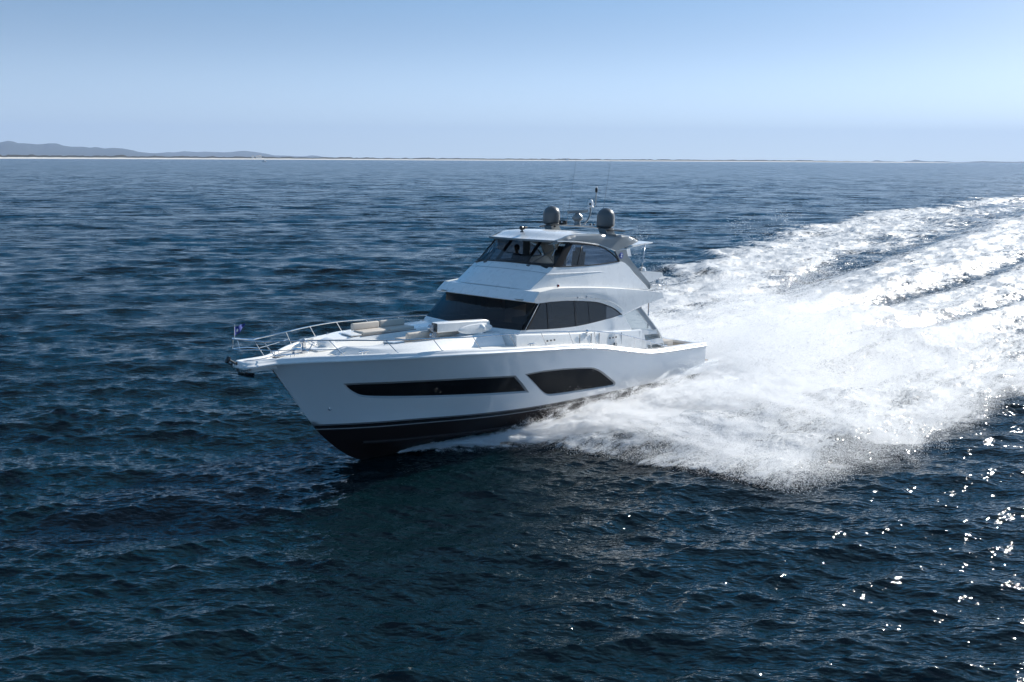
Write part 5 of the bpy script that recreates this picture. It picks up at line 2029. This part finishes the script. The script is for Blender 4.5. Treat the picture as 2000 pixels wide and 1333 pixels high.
def ridge(name, prof, dist, depth, label, m, seed):
    """A range of hills: the skyline is its crest, slopes fall away in front and behind."""
    us = np.linspace(prof[0][0], prof[-1][0], 260)
    crest = [w_at(u, interp(u, [p[0] for p in prof], [p[1] for p in prof]), dist) for u in us]
    K = 15
    rows = []
    for i, (x, y, z) in enumerate(crest):
        r = math.hypot(x, y)
        row = []
        for j in range(K):
            f = -1 + 2 * j / (K - 1)
            rr = r + f * depth
            n = float(vnoise(np.array([i / 9.0 + 3]), np.array([j / 2.2 + seed]), seed, 3)[0])
            hgt = max(z, 6) * max(0, 1 - abs(f)) ** 0.9 * (1 + 0.30 * n * (abs(f) > 0.08)) if abs(f) > 0.02 else max(z, 6)
            hgt = min(hgt, max(z, 6) * (1 if abs(f) < 0.02 else 0.97 * (r - abs(f) * depth * (f < 0)) / r))
            row.append((x * rr / r, y * rr / r, hgt - 4 * (abs(f) > 0.99)))
        rows.append(row)
    o = MB().grid(rows).build(name, m, None, 180)
    tag(o, label, 'hills', kind='structure')
    return o


M['forest'] = mat('hill_forest', (0.028, 0.04, 0.034), 0.95, var=0.35, scale=0.004, spec=0.1)
M['scrub'] = mat('dune_scrub', (0.055, 0.052, 0.038), 0.95, var=0.4, scale=0.02, spec=0.1)
M['sand'] = mat('beach_sand', (0.74, 0.70, 0.62), 0.9, var=0.08, scale=0.01, spec=0.2)
M['house'] = mat('white_render', (0.8, 0.78, 0.75), 0.7, var=0.03)
M['roof'] = mat('pale_roof', (0.45, 0.42, 0.4), 0.7, var=0.1)

LEFT = [(-420, 303), (-330, 292), (-240, 283), (-160, 286), (-90, 281), (-40, 283), (0, 278.5), (15, 275.5), (25, 276.5), (35, 280), (50, 280.5), (75, 282.5), (95, 280.5), (110, 280.5), (125, 285), (140, 287), (163, 287), (175, 289), (187, 287.5), (205, 290.5),
        (220, 289), (240, 290.5), (260, 294), (270, 297), (290, 299), (320, 303), (360, 308)]
LEFT2 = [(150, 304), (215, 302), (270, 299.5), (305, 299.5), (330, 297.5), (343, 298), (360, 295.5), (385, 297.5), (400, 296.5), (440, 298), (455, 297), (470, 295), (480, 295), (500, 297.5), (520, 300.5), (535, 304), (560, 304.5), (580, 306), (600, 305.5), (605, 304), (620, 304.5), (630, 307), (700, 309.5)]
RIGHT = [(1690, 319), (1700, 316.5), (1711, 313), (1725, 315), (1745, 315.5), (1760, 317), (1770, 314.5), (1780, 314.5), (1787, 312), (1800, 314.5), (1820, 316), (1830, 315), (1850, 315.5), (1865, 317.5), (1890, 316.5), (1920, 315), (1950, 316), (1980, 316.5), (2050, 315), (2150, 316), (2300, 313), (2450, 320)]
ridge('hills', LEFT, 22000, 2600, 'long blue wooded range rising at the left of the horizon', M['forest'], 2)
ridge('hills', LEFT2, 27000, 2600, 'lower paler hills trailing off along the left horizon', M['forest'], 5)
ridge('hills', RIGHT, 24000, 2200, 'low hazy headland beyond the thin end of the beach', M['forest'], 9)

SHORE_U = [-900, -400, 0, 400, 800, 1200, 1600, 1830, 1900]
SHORE_D = [3600, 4000, 4700, 5600, 6700, 8000, 9600, 10400, 10600]


def shore():
    sand, scrub = [], []
    us = np.linspace(-900, 1900, 520)
    for i, u in enumerate(us):
        D = interp(u, SHORE_U, SHORE_D) * (1 + 0.004 * float(vnoise(np.array([u / 60.0]), np.array([1.0]), 4, 3)[0]))
        n1 = float(vnoise(np.array([u / 9.0]), np.array([3.0]), 14, 4)[0])
        end = float(sstep(1900, 1790, u))
        fade = 0.35 + 0.65 * float(sstep(1720, 1560, u))
        x, y, _ = w_at(u, 320, 1.0)
        top = 6.2 + 1.2 * n1
        row = [(x * (D + a), y * (D + a), h) for a, h in ((-60, -1.0), (0, 0.35 * end), (60, 2.4 * end), (130, top * end), (260, top * end), (700, -2))]
        sand.append(row)
        if u < 1730:
            k = max(0.2, float(sstep(1730, 1640, u)))
            th = (9.0 + 4.0 * n1 + 2.5 * float(vnoise(np.array([u / 2.6]), np.array([7.0]), 24, 2)[0])) * (0.5 + 0.5 * fade)
            scrub.append([(x * (D + a), y * (D + a), h) for a, h in ((150, top - 1.0), (190, top + th * 0.75 * k), (240, top + th * k), (420, top + th * k * 0.95), (650, top - 3))])
    o = MB().grid(sand).build('beach', M['sand'], None, 180)
    tag(o, 'long thin white sand beach under the horizon', 'beach', kind='structure')
    o = MB().grid(scrub).build('dune_scrub', M['scrub'], None, 180)
    tag(o, 'low dark line of coastal bush behind the beach', 'bush', kind='stuff')


shore()


def far_house(u, wid, hgt, label):
    D = interp(u, SHORE_U, SHORE_D) + 120
    x, y, _ = w_at(u, 320, 1.0)
    o = bpy.data.objects.new('house', None); COL.objects.link(o)
    o.location = (x * D, y * D, 5.5)
    o.rotation_euler = (0, 0, -math.atan2(x, y))
    tag(o, label, 'house', 'white houses on the far shore')
    MB().box((0, 0, hgt / 2), (wid, 14, hgt), 0.3).build('wall', M['house'], o)
    r = MB()
    r.grid([[(-wid / 2 - 1, -8, hgt + .01), (-wid / 2 - 1, 0, hgt + 3), (-wid / 2 - 1, 8, hgt + .01)], [(wid / 2 + 1, -8, hgt + .01), (wid / 2 + 1, 0, hgt + 3), (wid / 2 + 1, 8, hgt + .01)]], smooth=False)
    r.build('roof', M['roof'], o)
    w = MB()
    for k in range(3):
        w.box((-wid * 0.3 + wid * 0.3 * k, -7.1, hgt * 0.55), (wid * 0.14, 0.2, hgt * 0.3), 0)
    w.build('window', M['glass_dark'], o)


far_house(494.5, 14, 13, 'narrowest white house of the far shore, nearest the blue hills')
far_house(503, 16, 14, 'middle-sized white house between two others on the far shore')
far_house(508.5, 17, 17, 'tallest white house of the far shore, farthest from the blue hills')
far_house(1108, 24, 11, 'lone white house above the beach near the middle of the horizon')


def far_launch():
    x, y, z = w_at(516, 316, 2700)
    o = bpy.data.objects.new('motor_launch', None); COL.objects.link(o)
    o.location = (x, y, 0.3)
    o.rotation_euler = (0, 0, math.radians(172))
    tag(o, 'tiny white launch far out on the water near the shore', 'boat')
    m = MB()
    m.grid([[(-6, -1.8, 1.4), (-6, -1.5, -0.3), (-6, 1.5, -0.3), (-6, 1.8, 1.4)], [(0, -2, 1.6), (0, -1.6, -0.3), (0, 1.6, -0.3), (0, 2, 1.6)], [(4, -1.2, 1.9), (4, -0.7, 0), (4, 0.7, 0), (4, 1.2, 1.9)], [(6.5, 0, 2.2), (6, 0, 1), (6, 0, 1), (6.5, 0, 2.2)]])
    m.box((-1, 0, 1.3), (9.5, 3.2, 0.2), 0.05)
    m.build('hull', M['gel'], o)
    m = MB().box((-0.5, 0, 2.4), (4.6, 2.4, 2.0), 0.3)
    c = m.build('cabin', M['gel'], o)
    m = MB().box((0.2, 0, 2.7), (4.0, 2.5, 0.5), 0.05)
    m.build('window', M['black'], c)


far_launch()


# ------------------------------------------------------------------ the air between here and the hills
def haze():
    m, N, L = new_mat('sea_haze')
    o = N.new('ShaderNodeOutputMaterial')
    v = N.new('ShaderNodeVolumePrincipled')
    v.inputs['Color'].default_value = (0.58, 0.74, 1.0, 1)
    v.inputs['Density'].default_value = 4.2e-5
    v.inputs['Anisotropy'].default_value = 0.0
    L.new(v.outputs[0], o.inputs['Volume'])
    x0, x1, y0, y1, z0, z1 = -36000, 36000, -36000, 36000, -6, 1100
    vs_ = [(x, y, z) for z in (z0, z1) for x, y in ((x0, y0), (x1, y0), (x1, y1), (x0, y1))]
    fs = [(3, 2, 1, 0), (4, 5, 6, 7), (0, 1, 5, 4), (1, 2, 6, 5), (2, 3, 7, 6), (3, 0, 4, 7)]
    me = bpy.data.meshes.new('haze')
    me.from_pydata(vs_, [], fs)
    me.materials.append(m)
    h = bpy.data.objects.new('haze', me)
    COL.objects.link(h)
    tag(h, 'thin pale sea haze softening the far hills', 'haze', kind='stuff')


haze()
